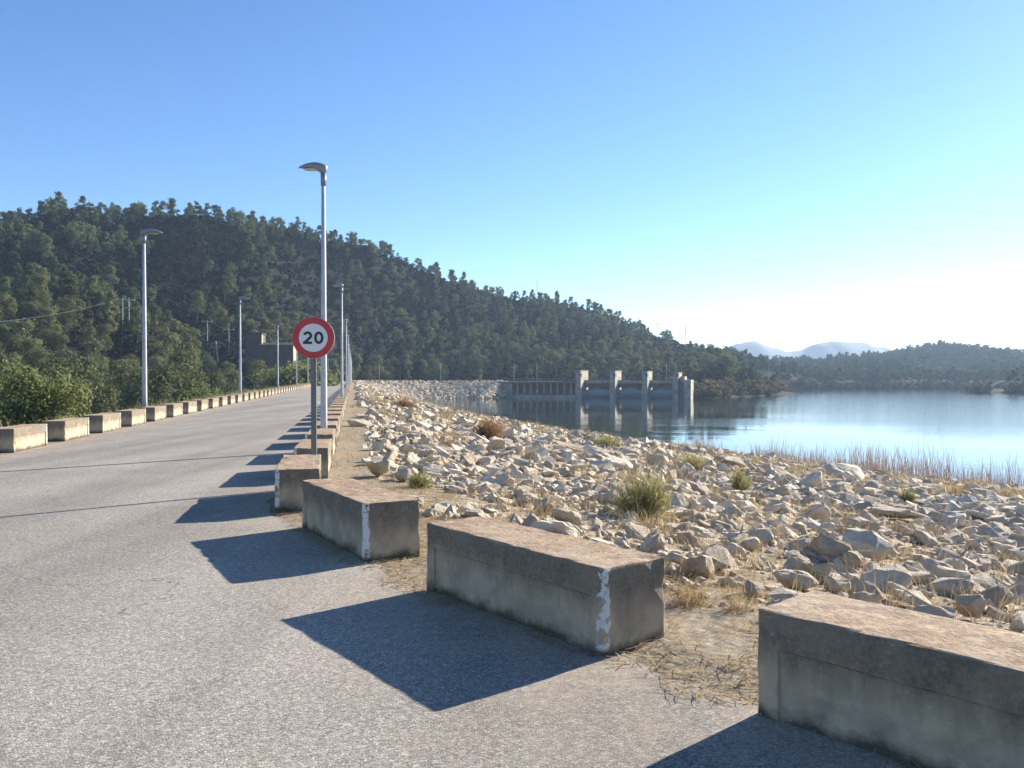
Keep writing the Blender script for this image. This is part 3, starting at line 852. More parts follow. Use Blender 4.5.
def zone(y0, y1, dens, rmin, rmax, xfac=1.0):
    """random places on the rubble slope between two depths"""
    x0, x1 = -.70*y1, .68*y1
    n_ = int((x1-x0)*(y1-y0)*dens)
    x = rng.uniform(x0, x1, n_); y = rng.uniform(y0, y1, n_)
    k = (np.abs(x) < .66*y + 1.0)
    x, y = x[k], y[k]
    z, rub, wood, q, t, th, u = ground_z(x, y, True)
    e = np.interp(t-40, E_S, E_Q)
    edge = np.clip((q - e + .35)/.7, .0, 1)
    patch = vnoise(x/2.2, y/2.2, 55)
    k = (q > e - .4) & (z > -6.5) & (wood < .5) & (t < TB + SPILL0 + 4) & (rng.uniform(size=len(x)) < .10 + .9*edge) & (patch > .20) & (vnoise(x/5 + 4, y/5, 56) > .09)
    x, y, z = x[k], y[k], z[k]
    sz = rmin + (rmax - rmin)*rng.uniform(size=len(x))**2.2
    return np.stack([x, y, z, sz], 1)
def far_crest(dens, rmin, rmax):
    n_ = int(130*130*dens); x = rng.uniform(-75, 20, n_); y = rng.uniform(255, 350, n_)
    z, rub, wood, q, t, th, u = ground_z(x, y, True)
    k = (q > 4.0) & (z > -8) & (t < TB + SPILL0 + 3.5) & (wood < .5)
    x, y, z = x[k], y[k], z[k]
    return np.stack([x, y, z, rmin + (rmax - rmin)*rng.uniform(size=len(x))**1.6], 1)
def embankment_end(n_):
    q = rng.uniform(3, 27, n_); c, u = axis_at(TB + SPILL0); rn = (u[1], -u[0]); d = rng.uniform(-2.5, 2.2, n_)
    x = c[0] + rn[0]*q + u[0]*d; y = c[1] + rn[1]*q + u[1]*d
    z = -6*(np.maximum(q, 4.5) - 4.5)/22.5 - np.clip(d + .3, 0, 3)*1.6
    k = ((q > 6.8) | (d < .2)) & (z > -6.6)
    return np.stack([x, y, z, rng.uniform(.7, 1.6, n_)], 1)[k]
ROCKS = np.concatenate([embankment_end(420), zone(3.5, 14, 75, .03, .20), zone(12, 30, 24, .06, .24), zone(26, 60, 5, .14, .40), zone(5, 22, 6, .18, .60), zone(7, 24, .9, .38, .74), zone(4, 16, 4, .20, .50), zone(14, 40, 5, .20, .66), zone(20, 60, 1.9, .34, .92), zone(40, 75, 3.0, .22, .75), zone(60, 140, 2.0, .32, .95), zone(140, 285, .7, .6, 1.35), far_crest(1.0, .7, 1.6)])
# boulders read off one by one: place in the photo, width and height in its pixels, label
SPECIAL = [
 (972, 622, 46, 46, 'upright grey boulder just behind the nearest concrete block'),
 (915, 610, 46, 24, 'pale angular boulder left of the upright grey boulder'),
 (865, 560, 66, 40, 'large pale boulder with broken faces above the nearest concrete block'),
 (898, 520, 66, 18, 'long flat grey slab lying below the reeds'),
 (795, 590, 56, 28, 'wide rounded pale boulder behind the left end of the nearest block'),
 (755, 597, 34, 20, 'small rounded grey boulder left of the wide rounded pale one'),
 (720, 568, 62, 26, 'low tan slab at the edge of the dry grass'),
 (835, 592, 38, 24, 'cream boulder in the middle of the heap behind the nearest block'),
 (692, 512, 26, 24, 'rounded pale stone standing upright near the broom shrub'),
 (566, 527, 34, 26, 'white wedge shaped stone leaning behind the second block'),
 (378, 477, 30, 26, 'dark sided boulder with white top at the edge of the dirt strip'),
 (404, 482, 22, 20, 'white stone right of the dark sided boulder'),
 (820, 522, 30, 22, 'small tan stone in the middle of the rubble slope'),
 (845, 480, 60, 22, 'broad grey boulder under the left reeds'),
 (690, 455, 30, 14, 'grey boulder at the waterline left of the reeds'),
]
spl = []
for k, (px_, py_, w_, h_, lab) in enumerate(SPECIAL):
    x, y, z = at(px_, py_)
    o = link(bpy.data.objects.new('rock', HI[k % len(HI)]))
    o.location = (x, y, z + h_/FPX*y*.36); o.scale = (w_/FPX*y*1.05, w_/FPX*y*.95, h_/FPX*y*1.5)
    o.rotation_euler = (random.uniform(-.2,.2), random.uniform(-.2,.2), random.uniform(0, 6.28))
    tag(o, lab, 'rock', 'rocks of the rubble slope'); spl.append((x, y, w_/FPX*y))
for (x, y, w_) in spl:
    ROCKS = ROCKS[np.hypot(ROCKS[:,0]-x, ROCKS[:,1]-y) > w_*.45 + ROCKS[:,3]*.25]
proj = ROCKS[:,3]/ROCKS[:,1]
inv = np.abs(ROCKS[:,0]) < .60*ROCKS[:,1]
order = np.argsort(-(proj*inv)); IND = order[:270]; REST = order[270:]
for j in IND:
    x, y, z, sz = ROCKS[j]
    o = link(bpy.data.objects.new('rock', HI[random.randrange(len(HI))]))
    o.location = (x, y, z + sz*.04); o.scale = (sz*random.uniform(.9,1.35), sz*random.uniform(.8,1.1), sz*random.uniform(.65,1.1))
    o.rotation_euler = (random.uniform(-.6,.6), random.uniform(-.6,.6), random.uniform(0, 6.28))
    tag(o, 'angular pale limestone rock lying in the rubble slope between the blocks and water', 'rock', 'rocks of the rubble slope')
def scatter(protos, P, rot_tilt, zoff, name, material, jit=(.8,1.25), tint=True):
    Vs, Fs, T, MI = [], [], [], []; b = 0
    sel = rng.integers(0, len(protos), len(P))
    for k, (V, F) in enumerate(protos):
        Q = P[sel == k]; n_ = len(Q)
        if not n_: continue
        a = rng.uniform(0, 2*np.pi, n_); tx = rng.uniform(-rot_tilt, rot_tilt, n_); ty = rng.uniform(-rot_tilt, rot_tilt, n_)
        sc = Q[:,3:4]*rng.uniform(jit[0], jit[1], (n_, 3)) if rot_tilt > .05 else Q[:,3:4]*np.concatenate([np.repeat(rng.uniform(jit[0], jit[1], (n_,1)), 2, 1), rng.uniform(.9, 1.1, (n_,1))], 1)
        W = V[None]*sc[:,None,:]
        c_, s_ = np.cos(tx)[:,None], np.sin(tx)[:,None]; y2 = W[...,1]*c_ - W[...,2]*s_; z2 = W[...,1]*s_ + W[...,2]*c_
        c_, s_ = np.cos(ty)[:,None], np.sin(ty)[:,None]; x2 = W[...,0]*c_ + z2*s_; z3 = -W[...,0]*s_ + z2*c_
        c_, s_ = np.cos(a)[:,None], np.sin(a)[:,None]
        out = np.stack([x2*c_ - y2*s_, x2*s_ + y2*c_, z3], -1) + (Q[:,:3] + np.array([0,0,1])*Q[:,3:4]*zoff)[:,None,:]
        Vs.append(out.reshape(-1, 3)); Fs.append((F[None] + (b + np.arange(n_)*len(V))[:,None,None]).reshape(-1, F.shape[1])); b += n_*len(V)
        T.append(np.repeat(rng.uniform(size=n_), len(V))); MI.append(np.repeat(Q[:,4] if Q.shape[1] > 4 else np.zeros(n_), len(F)))
    return np_obj(name, np.concatenate(Vs), np.concatenate(Fs), material, {'tint': np.concatenate(T)} if tint else None, mi=np.concatenate(MI))
tag(scatter(LOW, ROCKS[REST], .6, .02, 'rubble_rocks', ROCK), 'pale broken limestone rubble covering the dam slope down to the water', 'rubble', kind='stuff')

# ------------------------------------------------------------------ leaves, trees and shrubs
def leaf_quads(C, size, r_, up=0.0, nrm=None):
    """one bent little quad per centre"""
    n_ = len(C)
    a = r_.normal(size=(n_,3)); a /= np.linalg.norm(a, axis=1)[:,None]
    b = r_.normal(size=(n_,3)); b[:,2] += up; b -= a*(a*b).sum(1)[:,None]; b /= np.linalg.norm(b, axis=1)[:,None]
    if nrm is not None:
        nn_ = nrm + r_.normal(size=(n_,3))*.42; nn_ /= np.linalg.norm(nn_, axis=1)[:,None]
        a = np.cross(nn_, r_.normal(size=(n_,3))); a /= np.linalg.norm(a, axis=1)[:,None]; b = np.cross(nn_, a)
    s_ = size*r_.uniform(.6, 1.3, (n_,1))
    V = np.stack([C - a*s_*.5, C - b*s_*.33, C + a*s_*.5, C + b*s_*.38], 1).reshape(-1, 3)
    return V, np.arange(n_*4).reshape(-1, 4)
def crown(r_, Hh, rad, nclump, nleaf, lsize, base=.38, flat=.75):
    """irregular crown of clumps; gaps stay open between them"""
    Cs = []; Ns = []
    for k in range(nclump):
        f = r_.uniform(0, 1); zc = Hh*(base + (1-base)*f)*.93
        w_ = rad*(1 - .62*f**1.6)*(.55 + .45*min(1, f*4 + .3))
        a = r_.uniform(0, 2*np.pi); d = w_*r_.uniform(.1, .84)
        c_ = np.array([d*math.cos(a), d*math.sin(a), zc]); cr = rad*r_.uniform(.22, .45)
        P = r_.normal(size=(nleaf, 3)); P /= np.linalg.norm(P, axis=1)[:,None]
        P *= r_.uniform(.30, 1.0, (nleaf,1))**.7*r_.uniform(.8, 1.3, (nleaf,1)); P[:,2] *= flat
        Cs.append(c_ + P*cr); Ns.append(P/np.linalg.norm(P, axis=1)[:,None] + np.array([c_[0], c_[1], (zc - Hh*.6)*.7])/rad*.35)
    return leaf_quads(np.concatenate(Cs), lsize, r_, .4, np.concatenate(Ns))
def trunk_mb(r_, Hh, rad, nb=5):
    b = MB(); bend = r_.normal(size=2)*.25
    pts = [(bend[0]*k*k*.1, bend[1]*k*k*.1, -.6 + (Hh*.86 + .6)*k/5) for k in range(6)]
    b.tube(pts, [Hh*.022*(1 - .15*k) + .02 for k in range(6)], 6)
    for k in range(nb):
        f = r_.uniform(.35, .85); a = r_.uniform(0, 6.28); i = f*5; i0_ = int(i); p = Vector(pts[i0_]).lerp(Vector(pts[min(5, i0_+1)]), i - i0_)
        L_ = rad*r_.uniform(.5, .85)*(1.1 - f*.6)
        b.tube([p, p + Vector((math.cos(a)*L_*.6, math.sin(a)*L_*.6, L_*.25)), p + Vector((math.cos(a)*L_, math.sin(a)*L_, L_*.55))], [Hh*.008+.015, Hh*.006+.01, .012], 4)
    return b
PINEV = []      # detailed pines: (trunk mesh, crown mesh), unit height 8 m
for k in range(9):
    r_ = np.random.default_rng(500+k); rad = r_.uniform(1.6, 3.3)
    V, F = crown(r_, 8, rad, 20 + k % 7, 100, .36, base=r_.uniform(.18,.48))
    cm = np_mesh('crown', V, F, PINE, {'tint': np.full(len(V), r_.uniform())})
    to = trunk_mb(r_, 8, rad); o = to.build('trunk', BARK); tm = o.data; bpy.data.objects.remove(o)
    PINEV.append((tm, cm))
VALV = []
for k in range(4):
    r_ = np.random.default_rng(560+k); rad = r_.uniform(2.5, 3.3)
    V, F = crown(r_, 8, rad, 30, 150, .24, base=r_.uniform(.12,.25))
    cm = np_mesh('crown', V, F, PINE, {'tint': np.full(len(V), r_.uniform(.3, 1))})
    to = trunk_mb(r_, 8, rad); o = to.build('trunk', BARK); tm = o.data; bpy.data.objects.remove(o)
    VALV.append((tm, cm))
FORV = []       # plainer pines for the mass of the wood
for k in range(10):
    r_ = np.random.default_rng(600+k); rad = r_.uniform(1.6, 3.2)
    V, F = crown(r_, 8, rad, 19, 48, .46, base=r_.uniform(.18,.46))
    b = trunk_mb(r_, 8, rad, 2)
    FORV.append((V, F))
FARV = []
for k in range(8):
    r_ = np.random.default_rng(650+k); V, F = crown(r_, 8, r_.uniform(2.6, 3.6), 11, 26, .95, base=r_.uniform(.12,.3)); FARV.append((V, F))
BUSHV = []
for k in range(6):
    r_ = np.random.default_rng(700+k); V, F = crown(r_, 1, .75, 8, 14, .34, base=.05); BUSHV.append((V, F))

def jgrid(x0, x1, y0, y1, d):
    xs, ys = np.meshgrid(np.arange(x0, x1, d), np.arange(y0, y1, d))
    x = xs.ravel() + rng.uniform(-.48, .48, xs.size)*d; y = ys.ravel() + rng.uniform(-.48, .48, xs.size)*d
    return x, y
# hill pines
x, y = jgrid(-420, 150, 110, 640, 5.6)
z, rub, wood, q, t, th, u = ground_z(x, y, True)
land = poly_sd(x, y, LANDP)
pn = vnoise(x/26, y/26, 61)*.6 + vnoise(x/9, y/9, 62)*.4
pn = pn - .16*((u > 60) & (u < 340) & (th > .42) & (th < .84)) - .08*((u > 360) & (th > .1) & (th < .3))
open_ = np.interp(th, [0, .35, .5, .8, .92, 1.05], [.24, .30, .46, .50, .30, .12])
house = np.hypot(x - hx, y - hy) < 16
fronth = (np.abs(x/y - hx/hy) < .05) & (y < hy) & (y > 215)
k = (u > -120) & (u < 735) & (th > -.15) & (th < 1.06) & (z > -10.5) & (wood > .5) & (pn > open_) & ~house & ~fronth & ((q < -13) | (t > TB + SPILL1) | (np.abs(q) > 16)) & ~((x > 40) & (land < 10))
x, y, z = x[k], y[k], z[k]; th_ = th[k]
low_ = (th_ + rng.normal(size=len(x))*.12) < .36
sz = rng.uniform(.6, 1.38, len(x))*np.interp(th_, [0, .3, 1], [1.25, 1.0, .9])
uu = 512 + FPX*x/y; vv = YH - FPX*(z + 8*sz - EYE)/y; keep = np.ones(len(x), bool)
for (p_, b_, d_, hw) in ((126,330,PA.y,9),(207.5,346,PB.y,9),(229,358,PD.y,9),(218.5,362,PD.y,8),(258,354,hy+2,7),(276,349,hy+2,12),(290,366,hy+2,8),(657,345,545,8),(680,352,560,10)):
    keep &= ~((np.abs(uu - p_) < hw) & (y < d_ + 2) & (vv < b_))     # clearings kept open before the power poles and the house
x, y, z, sz, low_ = x[keep], y[keep], z[keep], sz[keep], low_[keep]
HP = np.stack([x, y, z, sz, low_.astype(float)], 1)
# a few big pines in the valley right behind the dam
VAL = []
for (px_, ytop, dep) in ((178,351,125),(160,366,112),(120,362,140),(140,370,118),(196,372,128),(103,378,105),(258,361,180),(268,370,190),(24,366,75),(60,360,92),(-10,352,80),(85,354,118),(212,374,150),(232,372,165)):
    x = (px_-512)/FPX*dep; zt = EYE + (YH-ytop)*dep/FPX; zb = gz1(x, dep)
    VAL.append((x, dep, zb, (zt - zb)/7.7))
HP = np.concatenate([np.array([v + (1.0,) for v in VAL]), HP])
pr = HP[:,3]/HP[:,1]*((np.abs(HP[:,0]/HP[:,1] + .2) < .46)); order = np.argsort(-pr)
NI = 285
for j in order[:NI]:
    x, y, z, sc, lw_ = HP[j]; tm, cm = (VALV if y < 200 else PINEV)[random.randrange(4 if y < 200 else len(PINEV))]
    r0 = empty('pine_tree', (x, y, z), random.uniform(0, 6.28)); w_ = sc*random.uniform(.85, 1.15)
    if j < len(VAL) and sc > 1.3: w_ = sc*.62 + .4
    r0.scale = (w_, w_, sc)
    tag(r0, 'bushy dark green pine growing in the wood on the hillside beyond the road', 'pine tree', 'pines of the wooded hillside')
    o = bpy.data.objects.new('trunk', tm); o.parent = r0; link(o)
    o = bpy.data.objects.new('crown', cm); o.parent = r0; link(o)
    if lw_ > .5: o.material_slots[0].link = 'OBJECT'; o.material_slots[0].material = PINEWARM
tag(scatter(FORV, HP[order[NI:]], .03, 0, 'pine_forest', [PINE, PINEWARM]), 'dense dark green pine wood covering the hill', 'forest', kind='stuff')
# undergrowth of the hill
x, y = jgrid(-400, 140, 112, 600, 2.6)
z, rub, wood, q, t, th, u = ground_z(x, y, True)
k = (u > -60) & (u < 760) & (th > -.1) & (th < 1.03) & (wood > .5) & (z > -10) & ((q < -8) | (t > TB + SPILL1) | (np.abs(q) > 14)) & (vnoise(x/12, y/12, 71) > .03) & ~((x > 40) & (poly_sd(x, y, LANDP) < 6))
P = np.stack([x[k], y[k], z[k], rng.uniform(1.1, 3.1, k.sum())], 1)
tag(scatter(BUSHV, P, .03, 0, 'hillside_scrub', SCRUB), 'low dark scrub growing between the pines of the hill', 'scrub', kind='stuff')
# far shore wood
x, y = jgrid(60, 720, 340, 960, 6.8)
z, rub, wood, q, t, th, u = ground_z(x, y, True); land = poly_sd(x, y, LANDP)
k = (u > 705) & (u < 1120) & (land > 7) & (th > -.6) & (th < 1.05) & (vnoise(x/30, y/30, 81) > np.where(y < 480, .45, .12))
P = np.stack([x[k], y[k], z[k], rng.uniform(.7, 1.3, k.sum())], 1)
tag(scatter(FARV, P, .03, 0, 'far_shore_wood', PINEFAR), 'hazy pine wood covering the low hills on the far shore', 'forest', kind='stuff')
# autumn shrubs along the far shoreline
x, y = jgrid(62, 480, 292, 560, 2.6); land = poly_sd(x, y, LANDP); z = ground_z(x, y); u = 512 + FPX*x/y
k = (land > .5) & (land < np.where(y < 480, 13, 9)) & (u < 1100) & (vnoise(x/8, y/8, 91) > .25)
P = np.stack([x[k], y[k], z[k], rng.uniform(1.8, 4.2, k.sum())], 1)
tag(scatter(BUSHV, P, .03, 0, 'shoreline_shrubs', AUTUMN), 'rust and ochre shrubs lining the far shore of the reservoir', 'shrubs', kind='stuff')

# large olive-green bush behind the left blocks
def leafy_bush(name, loc, w_, h_, material, label, cat, nleaf=5200, lsize=.085, seed=1):
    r_ = np.random.default_rng(seed)
    root = empty(name, loc); tag(root, label, cat)
    st = MB()
    for k in range(14):
        a = r_.uniform(0, 6.28); d = r_.uniform(.1, .42)*w_
        st.tube([(0,0,-.15), (math.cos(a)*d*.4, math.sin(a)*d*.4, h_*.45), (math.cos(a)*d, math.sin(a)*d, h_*r_.uniform(.65,.9))], [.03, .02, .006], 5)
    st.build('stems', BARK, root)
    Cs = []; Ns = []; nc = 30
    for k in range(nc):
        f = r_.uniform(.12, 1); a = r_.uniform(0, 6.28); ww = w_*.5*math.sqrt(max(.08, 1 - (f*.93)**2.4))
        d = ww*r_.uniform(.2, .92); c_ = np.array([d*math.cos(a), d*math.sin(a), h_*f*.88]); cr = w_*r_.uniform(.10, .19)
        P = r_.normal(size=(nleaf//nc, 3)); P /= np.linalg.norm(P, axis=1)[:,None]; P *= r_.uniform(.35, 1.05, (len(P),1))
        Cs.append(c_ + P*cr); Ns.append(P/np.linalg.norm(P, axis=1)[:,None])
    V, F = leaf_quads(np.concatenate(Cs), lsize, r_, .3, np.concatenate(Ns))
    np_obj('foliage', V, F, material, {'tint': np.full(len(V), .5)}, parent=root)
    return root
x = (34-512)/FPX*29; leafy_bush('olive_bush', (x, 29.0, gz1(x, 29)-.1), 4.3, 3.3, OLIVE, 'large olive green bush behind the leftmost cream blocks', 'bush', 9000, .12, 3)
x = (-20-512)/FPX*30; leafy_bush('olive_bush', (x, 30.5, gz1(x, 30.5)-.1), 3.2, 3.0, OLIVE, 'olive green bush cut off by the left picture edge', 'bush', 5000, .12, 5)
x = (300-512)/FPX*150; leafy_bush('olive_bush', (x, 150, gz1(x, 150)), 16, max(3, EYE + (YH-372)*150/FPX - gz1(x,150)), OLIVE, 'long low green shrub behind the blocks below the 20 sign', 'bush', 5000, .6, 6)
x = (196-512)/FPX*62; leafy_bush('olive_bush', (x, 62, gz1(x, 62)), 5.5, EYE + (YH-391)*62/FPX - gz1(x,62), OLIVE, 'low leafy shrub behind the blocks right of the leftmost lamp', 'bush', 4000, .22, 8)

# blade tufts
def blades(n_, spread, h_, wid, r_, lean=.5, base_r=.25):
    a = r_.uniform(0, 2*np.pi, n_); d = spread*np.sqrt(r_.uniform(0, 1, n_))*base_r
    B = np.stack([d*np.cos(a), d*np.sin(a), np.full(n_, -.03)], 1)
    hh = h_*r_.uniform(.45, 1.0, n_); la = a + r_.normal(size=n_)*.7; ll = hh*lean*r_.uniform(.15, 1.2, n_)
    D = np.stack([np.cos(la)*ll, np.sin(la)*ll, hh], 1)
    wa = r_.uniform(0, 2*np.pi, n_); Wd = np.stack([np.cos(wa), np.sin(wa), np.zeros(n_)], 1)*wid*.5
    mid = B + D*np.array([.38,.38,.58])
    V = np.stack([B - Wd, B + Wd, mid + Wd*.8, B + D, mid - Wd*.8], 1)
    F = np.arange(n_*5).reshape(-1, 5)
    return V.reshape(-1, 3), F
def tuft_shrub(name, px_, py_, w_, h_, material, label, nb=800, seed=1, wid=.012, lean=.8):
    """many thin twigs springing from the ground and from each other through a half-round volume"""
    x, y, z = at(px_, py_); k = y/FPX
    r_ = np.random.default_rng(seed); W_, H_ = w_*k*.5, h_*k
    nl = 9
    cl = r_.normal(size=(nl, 3)); cl /= np.linalg.norm(cl, axis=1)[:,None]; cl[:,2] = np.abs(cl[:,2]); cl *= r_.uniform(.25, .62, (nl,1))
    sel = r_.integers(0, nl, nb)
    C = (cl[sel] + r_.normal(size=(nb,3))*.19)*np.array([W_, W_*.9, H_]); C[:,2] = np.clip(C[:,2], 0, None)
    D = C/np.array([W_, W_, H_])*.8 + np.array([0,0,.5]) + r_.normal(size=(nb,3))*.55
    D /= np.linalg.norm(D, axis=1)[:,None]; D *= (H_*r_.uniform(.09, .30, (nb,1)))
    wa = r_.uniform(0, 6.28, nb); Wd = np.stack([np.cos(wa), np.sin(wa), np.zeros(nb)], 1)*max(wid, .7*k)*.5
    mid = C + D*.55 + r_.normal(size=(nb,3))*.01*H_
    V = np.stack([C - Wd, C + Wd, mid + Wd*.8, C + D, mid - Wd*.8], 1).reshape(-1, 3); F = np.arange(nb*5).reshape(-1, 5)
    st, sf = blades(60, W_, H_*.8, max(wid, .8*k), r_, .9, .35)
    root = np_obj(name, np.concatenate([V, st]), np.concatenate([F, sf + len(V)]), material, {'tint': np.concatenate([np.repeat(r_.uniform(.2, 1, nb), 5), np.zeros(len(st))])}); root.location = (x, y, z)
    tag(root, label, 'shrub')
tuft_shrub('broom_shrub', 645, 520, 66, 54, SHRUBGREEN, 'feathery green broom shrub in the middle of the rubble slope', 3000, 1, .012, .6)
tuft_shrub('dry_shrub', 490, 441, 52, 24, SHRUBDRY, 'reddish brown dry bush on the rubble above the water', 3000, 2, .02, .9)
tuft_shrub('dry_shrub', 405, 408, 26, 12, SHRUBDRY, 'small brown dry bush beside the far dirt strip', 1000, 3, .02, .9)
tuft_shrub('green_shrub', 740, 494, 30, 24, SHRUBGREEN, 'dark green weed clump between rocks left of the reeds', 1200, 4)
tuft_shrub('green_shrub', 690, 470, 50, 20, SHRUBGREEN, 'yellowish green weeds at the waterline left of the reeds', 1400, 5)
tuft_shrub('green_shrub', 908, 503, 26, 14, GREENGRASS, 'small bright green grass clump below the right reeds', 1000, 6)
tuft_shrub('green_shrub', 610, 448, 60, 16, SHRUBGREEN, 'olive weeds along the waterline above the broom shrub', 1400, 7)
tuft_shrub('green_shrub', 420, 488, 34, 20, GREENGRASS, 'yellow green grass tuft beside the white stone', 1000, 8)
tuft_shrub('dry_shrub', 445, 452, 26, 16, SHRUBDRY, 'pale brown tuft between rocks left of the reddish bush', 800, 9)
tuft_shrub('dry_shrub', 692, 604, 70, 30, GRASS, 'dry straw tuft against the right end of the second block', 520, 10, .003, .8)
tuft_shrub('dry_shrub', 742, 612, 56, 24, GRASS, 'dry straw tuft at the left end of the nearest block', 380, 11, .003, .8)

# dry grass: tufts among the rocks and along the dirt strip, straw litter round the near blocks
Vs, Fs, T = [], [], []; b0 = 0
def addblades(V, F, n_):
    global b0
    Vs.append(V); Fs.append(F + b0); b0 += len(V); T.append(np.repeat(rng.uniform(size=n_), 5))
def tufts_at(P, nb, h_, wid):
    for (x, y, z) in P:
        r_ = np.random.default_rng(int(abs(x*1000 + y*77)) + 3)
        n_ = int(nb*rng.uniform(.5, 1.2)); V, F = blades(n_, .5, h_*rng.uniform(.5, 1.25), wid(y), r_, .8, .5)
        addblades(V + np.array([x, y, z]), F, n_)
def slope_pts(y0, y1, n_, qa, qb, thr):
    y = rng.uniform(y0, y1, n_*6); x = rng.uniform(-.66, .66, n_*6)*y
    z, rub, wood, q, t, th, u = ground_z(x, y, True); e = np.interp(t-40, E_S, E_Q)
    k = (q - e > qa) & (q - e < qb) & (z > -5.9) & (wood < .5) & (vnoise(x/3, y/3, 97) > thr)
    return np.stack([x[k], y[k], z[k]], 1)[:n_]
tufts_at(slope_pts(3.5, 14, 150, -1.0, .7, .35), 26, .17, lambda y: .004)
tufts_at(slope_pts(10, 60, 170, -.9, .6, .3), 20, .22, lambda y: max(.0035, .00065*y))
tufts_at(slope_pts(6, 30, 380, .5, 40, .42), 34, .30, lambda y: max(.0035, .00065*y))
tufts_at(slope_pts(25, 90, 640, .5, 45, .42), 40, .42, lambda y: max(.0035, .00065*y))
tufts_at(slope_pts(80, 220, 420, .5, 45, .45), 36, .6, lambda y: max(.0035, .00065*y))
# litter: straw lying flat
def litter(n_, x0, x1, y0, y1, test):
    x = rng.uniform(x0, x1, n_); y = rng.uniform(y0, y1, n_); z, rub, wood, q, t, th, u = ground_z(x, y, True)
    s_ = t - 40; er = np.interp(s_, RE_S, RE_Q); e = np.interp(s_, E_S, E_Q)
    k = test(q, er, e, x, y); x, y, z = x[k], y[k], z[k]; n_ = len(x)
    a = rng.uniform(0, 2*np.pi, n_); L_ = rng.uniform(.05, .22, n_); w_ = rng.uniform(.0015, .004, n_)
    dx, dy = np.cos(a)*L_/2, np.sin(a)*L_/2; wx, wy = -np.sin(a)*w_, np.cos(a)*w_
    z0 = z + .008 + rng.uniform(0, .016, n_); z1 = z + .008 + rng.uniform(0, .028, n_)
    V = np.stack([np.stack([x-dx-wx, y-dy-wy, z0],1), np.stack([x-dx+wx, y-dy+wy, z0],1), np.stack([x+wx, y+wy, (z0+z1)/2+.008],1), np.stack([x+dx, y+dy, z1],1), np.stack([x-wx, y-wy, (z0+z1)/2+.008],1)], 1)
    addblades(V.reshape(-1,3), np.arange(n_*5).reshape(-1,5), n_)
litter(42000, -4, 5, 2.5, 12, lambda q, er, e, x, y: (q > er - .28*vnoise(x*2.2, y*2.2, 15)) & (q < e + .8) & (vnoise(x*1.6, y*1.6, 17) > .30))
litter(9000, -8, 0, 9, 30, lambda q, er, e, x, y: (q > er + .3) & (q < e + .8) & (vnoise(x*1.2, y*1.2, 18) > .3))
tag(np_obj('dry_grass', np.concatenate(Vs), np.concatenate(Fs), GRASS, {'tint': np.concatenate(T)}), 'straw coloured dry grass and litter around blocks and rocks', 'grass', kind='stuff')
# weeds along the hillside row
Vs, Fs, T = [], [], []; b0 = 0
P = []
for k in range(420):
    s_ = rng.uniform(19, 150); p_ = -7.65 - abs(rng.normal())*.5; x, y = SP(s_, p_); P.append((x, y, gz1(x, y)))
tufts_at(P, 14, .62, lambda y: max(.008, .0011*y))
tag(np_obj('roadside_weeds', np.concatenate(Vs), np.concatenate(Fs), SHRUBGREEN, {'tint': np.concatenate(T)}), 'green and straw weeds growing behind the hillside blocks', 'weeds', kind='stuff')
# reeds on the shore
Vs, Fs, T = [], [], []; b0 = 0
n_ = 60000; y = rng.uniform(34, 90, n_); x = rng.uniform(.22, .68, n_)*y
z, rub, wood, q, t, th, u = ground_z(x, y, True)
k = (z < -5.0) & (z > -6.7) & (wood < .5) & (vnoise(x/3.5, y/3.5, 33) > np.interp(u, [700, 770, 860], [.60, .46, .38]))
x, y, z = x[k][:2700], y[k][:2700], z[k][:2700]
for (xx, yy, zz) in zip(x, y, z):
    pass
n_ = len(x); r_ = np.random.default_rng(4)
hh = r_.uniform(.7, 2.5, n_)*np.where(r_.uniform(size=n_) > .9, 1.35, 1)*(.35 + 1.0*vnoise(x/3.2, y/3.2, 35)); lean = r_.normal(size=(n_, 2))*.16*hh[:,None]
wd = np.stack([np.ones(n_), np.zeros(n_)], 1)*(.005 + .00015*y)[:,None]
B = np.stack([x, y, np.maximum(z, -6.1)], 1); D = np.stack([lean[:,0], lean[:,1], hh], 1); W3 = np.stack([wd[:,0], wd[:,1], np.zeros(n_)], 1)
M_ = B + D*np.array([.4,.4,.6])
V = np.stack([B - W3, B + W3, M_ + W3*.8, B + D, M_ - W3*.8], 1).reshape(-1, 3)
tag(np_obj('reeds', V, np.arange(n_*5).reshape(-1,5), REED, {'tint': np.repeat(r_.uniform(size=n_), 5)}), 'thin reddish brown dry reeds standing along the near shore', 'reeds', kind='stuff')

# ------------------------------------------------------------------ air
mb = MB(); mb.box(-1500, 2600, -150, 3050, -12.5, 135)
m, nt = mat('haze_air'); k = N(nt)
pv = k.n('ShaderNodeVolumePrincipled'); pv.inputs['Color'].default_value = (.58,.76,1,1); pv.inputs['Density'].default_value = 1.9e-4; pv.inputs['Anisotropy'].default_value = .25
out = k.n('ShaderNodeOutputMaterial'); k.l(pv.outputs[0], out.inputs['Volume'])
hz_ = mb.build('haze', m); tag(hz_, 'pale blue haze over the reservoir and hills', 'haze', kind='stuff')

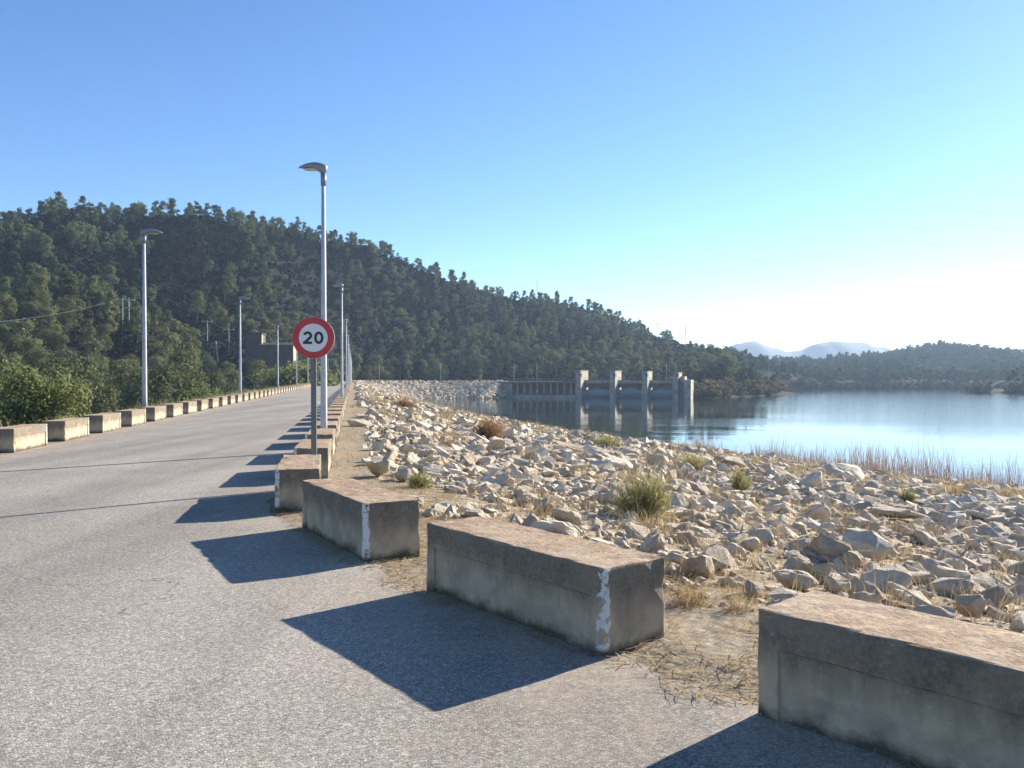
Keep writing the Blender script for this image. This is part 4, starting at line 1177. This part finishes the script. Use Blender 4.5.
# ------------------------------------------------------------------ light, sky, camera
SUN_AZ, SUN_EL = R(48.8), R(23.0)
w = bpy.data.worlds.new('World'); scene.world = w; w.use_nodes = True
nt = w.node_tree; nt.nodes.clear()
sky = nt.nodes.new('ShaderNodeTexSky'); sky.sky_type = 'NISHITA'; sky.sun_disc = False
sky.sun_elevation = SUN_EL; sky.sun_rotation = SUN_AZ; sky.altitude = 300; sky.air_density = .9; sky.dust_density = .10; sky.ozone_density = 3.5
bg = nt.nodes.new('ShaderNodeBackground'); bg.inputs['Strength'].default_value = .086
wo = nt.nodes.new('ShaderNodeOutputWorld')
hs_ = nt.nodes.new('ShaderNodeHueSaturation'); hs_.inputs['Saturation'].default_value = 1.12; hs_.inputs['Hue'].default_value = .505
nt.links.new(sky.outputs[0], hs_.inputs['Color']); nt.links.new(hs_.outputs[0], bg.inputs['Color']); nt.links.new(bg.outputs[0], wo.inputs['Surface'])
sd = bpy.data.lights.new('sun', 'SUN'); sd.energy = 5.0; sd.angle = R(.5); sd.color = (1, .945, .85)
so = bpy.data.objects.new('sun', sd); link(so)
so.rotation_euler = Vector((-math.sin(SUN_AZ)*math.cos(SUN_EL), -math.cos(SUN_AZ)*math.cos(SUN_EL), -math.sin(SUN_EL))).to_track_quat('-Z', 'Y').to_euler()
so.location = (30, 30, 40)

cd = bpy.data.cameras.new('camera'); cd.sensor_width = 36; cd.lens = FPX*36/1024; cd.clip_end = 30000; cd.clip_start = .05
co = bpy.data.objects.new('camera', cd); link(co)
co.location = (0, 0, EYE); co.rotation_euler = (R(90) - math.atan((384-YH)/FPX), 0, 0)
scene.camera = co

scene.render.engine = 'CYCLES'
cy_ = scene.cycles
cy_.use_denoising = True
try: cy_.denoiser = 'OPENIMAGEDENOISE'
except Exception: pass
cy_.max_bounces = 5; cy_.diffuse_bounces = 3; cy_.glossy_bounces = 3; cy_.transmission_bounces = 3; cy_.volume_bounces = 0; cy_.transparent_max_bounces = 4
cy_.use_adaptive_sampling = True; cy_.adaptive_threshold = .02
cy_.caustics_reflective = False; cy_.caustics_refractive = False
scene.view_settings.view_transform = 'Standard'; scene.view_settings.look = 'None'
scene.view_settings.exposure = 1.32; scene.view_settings.gamma = 1.0
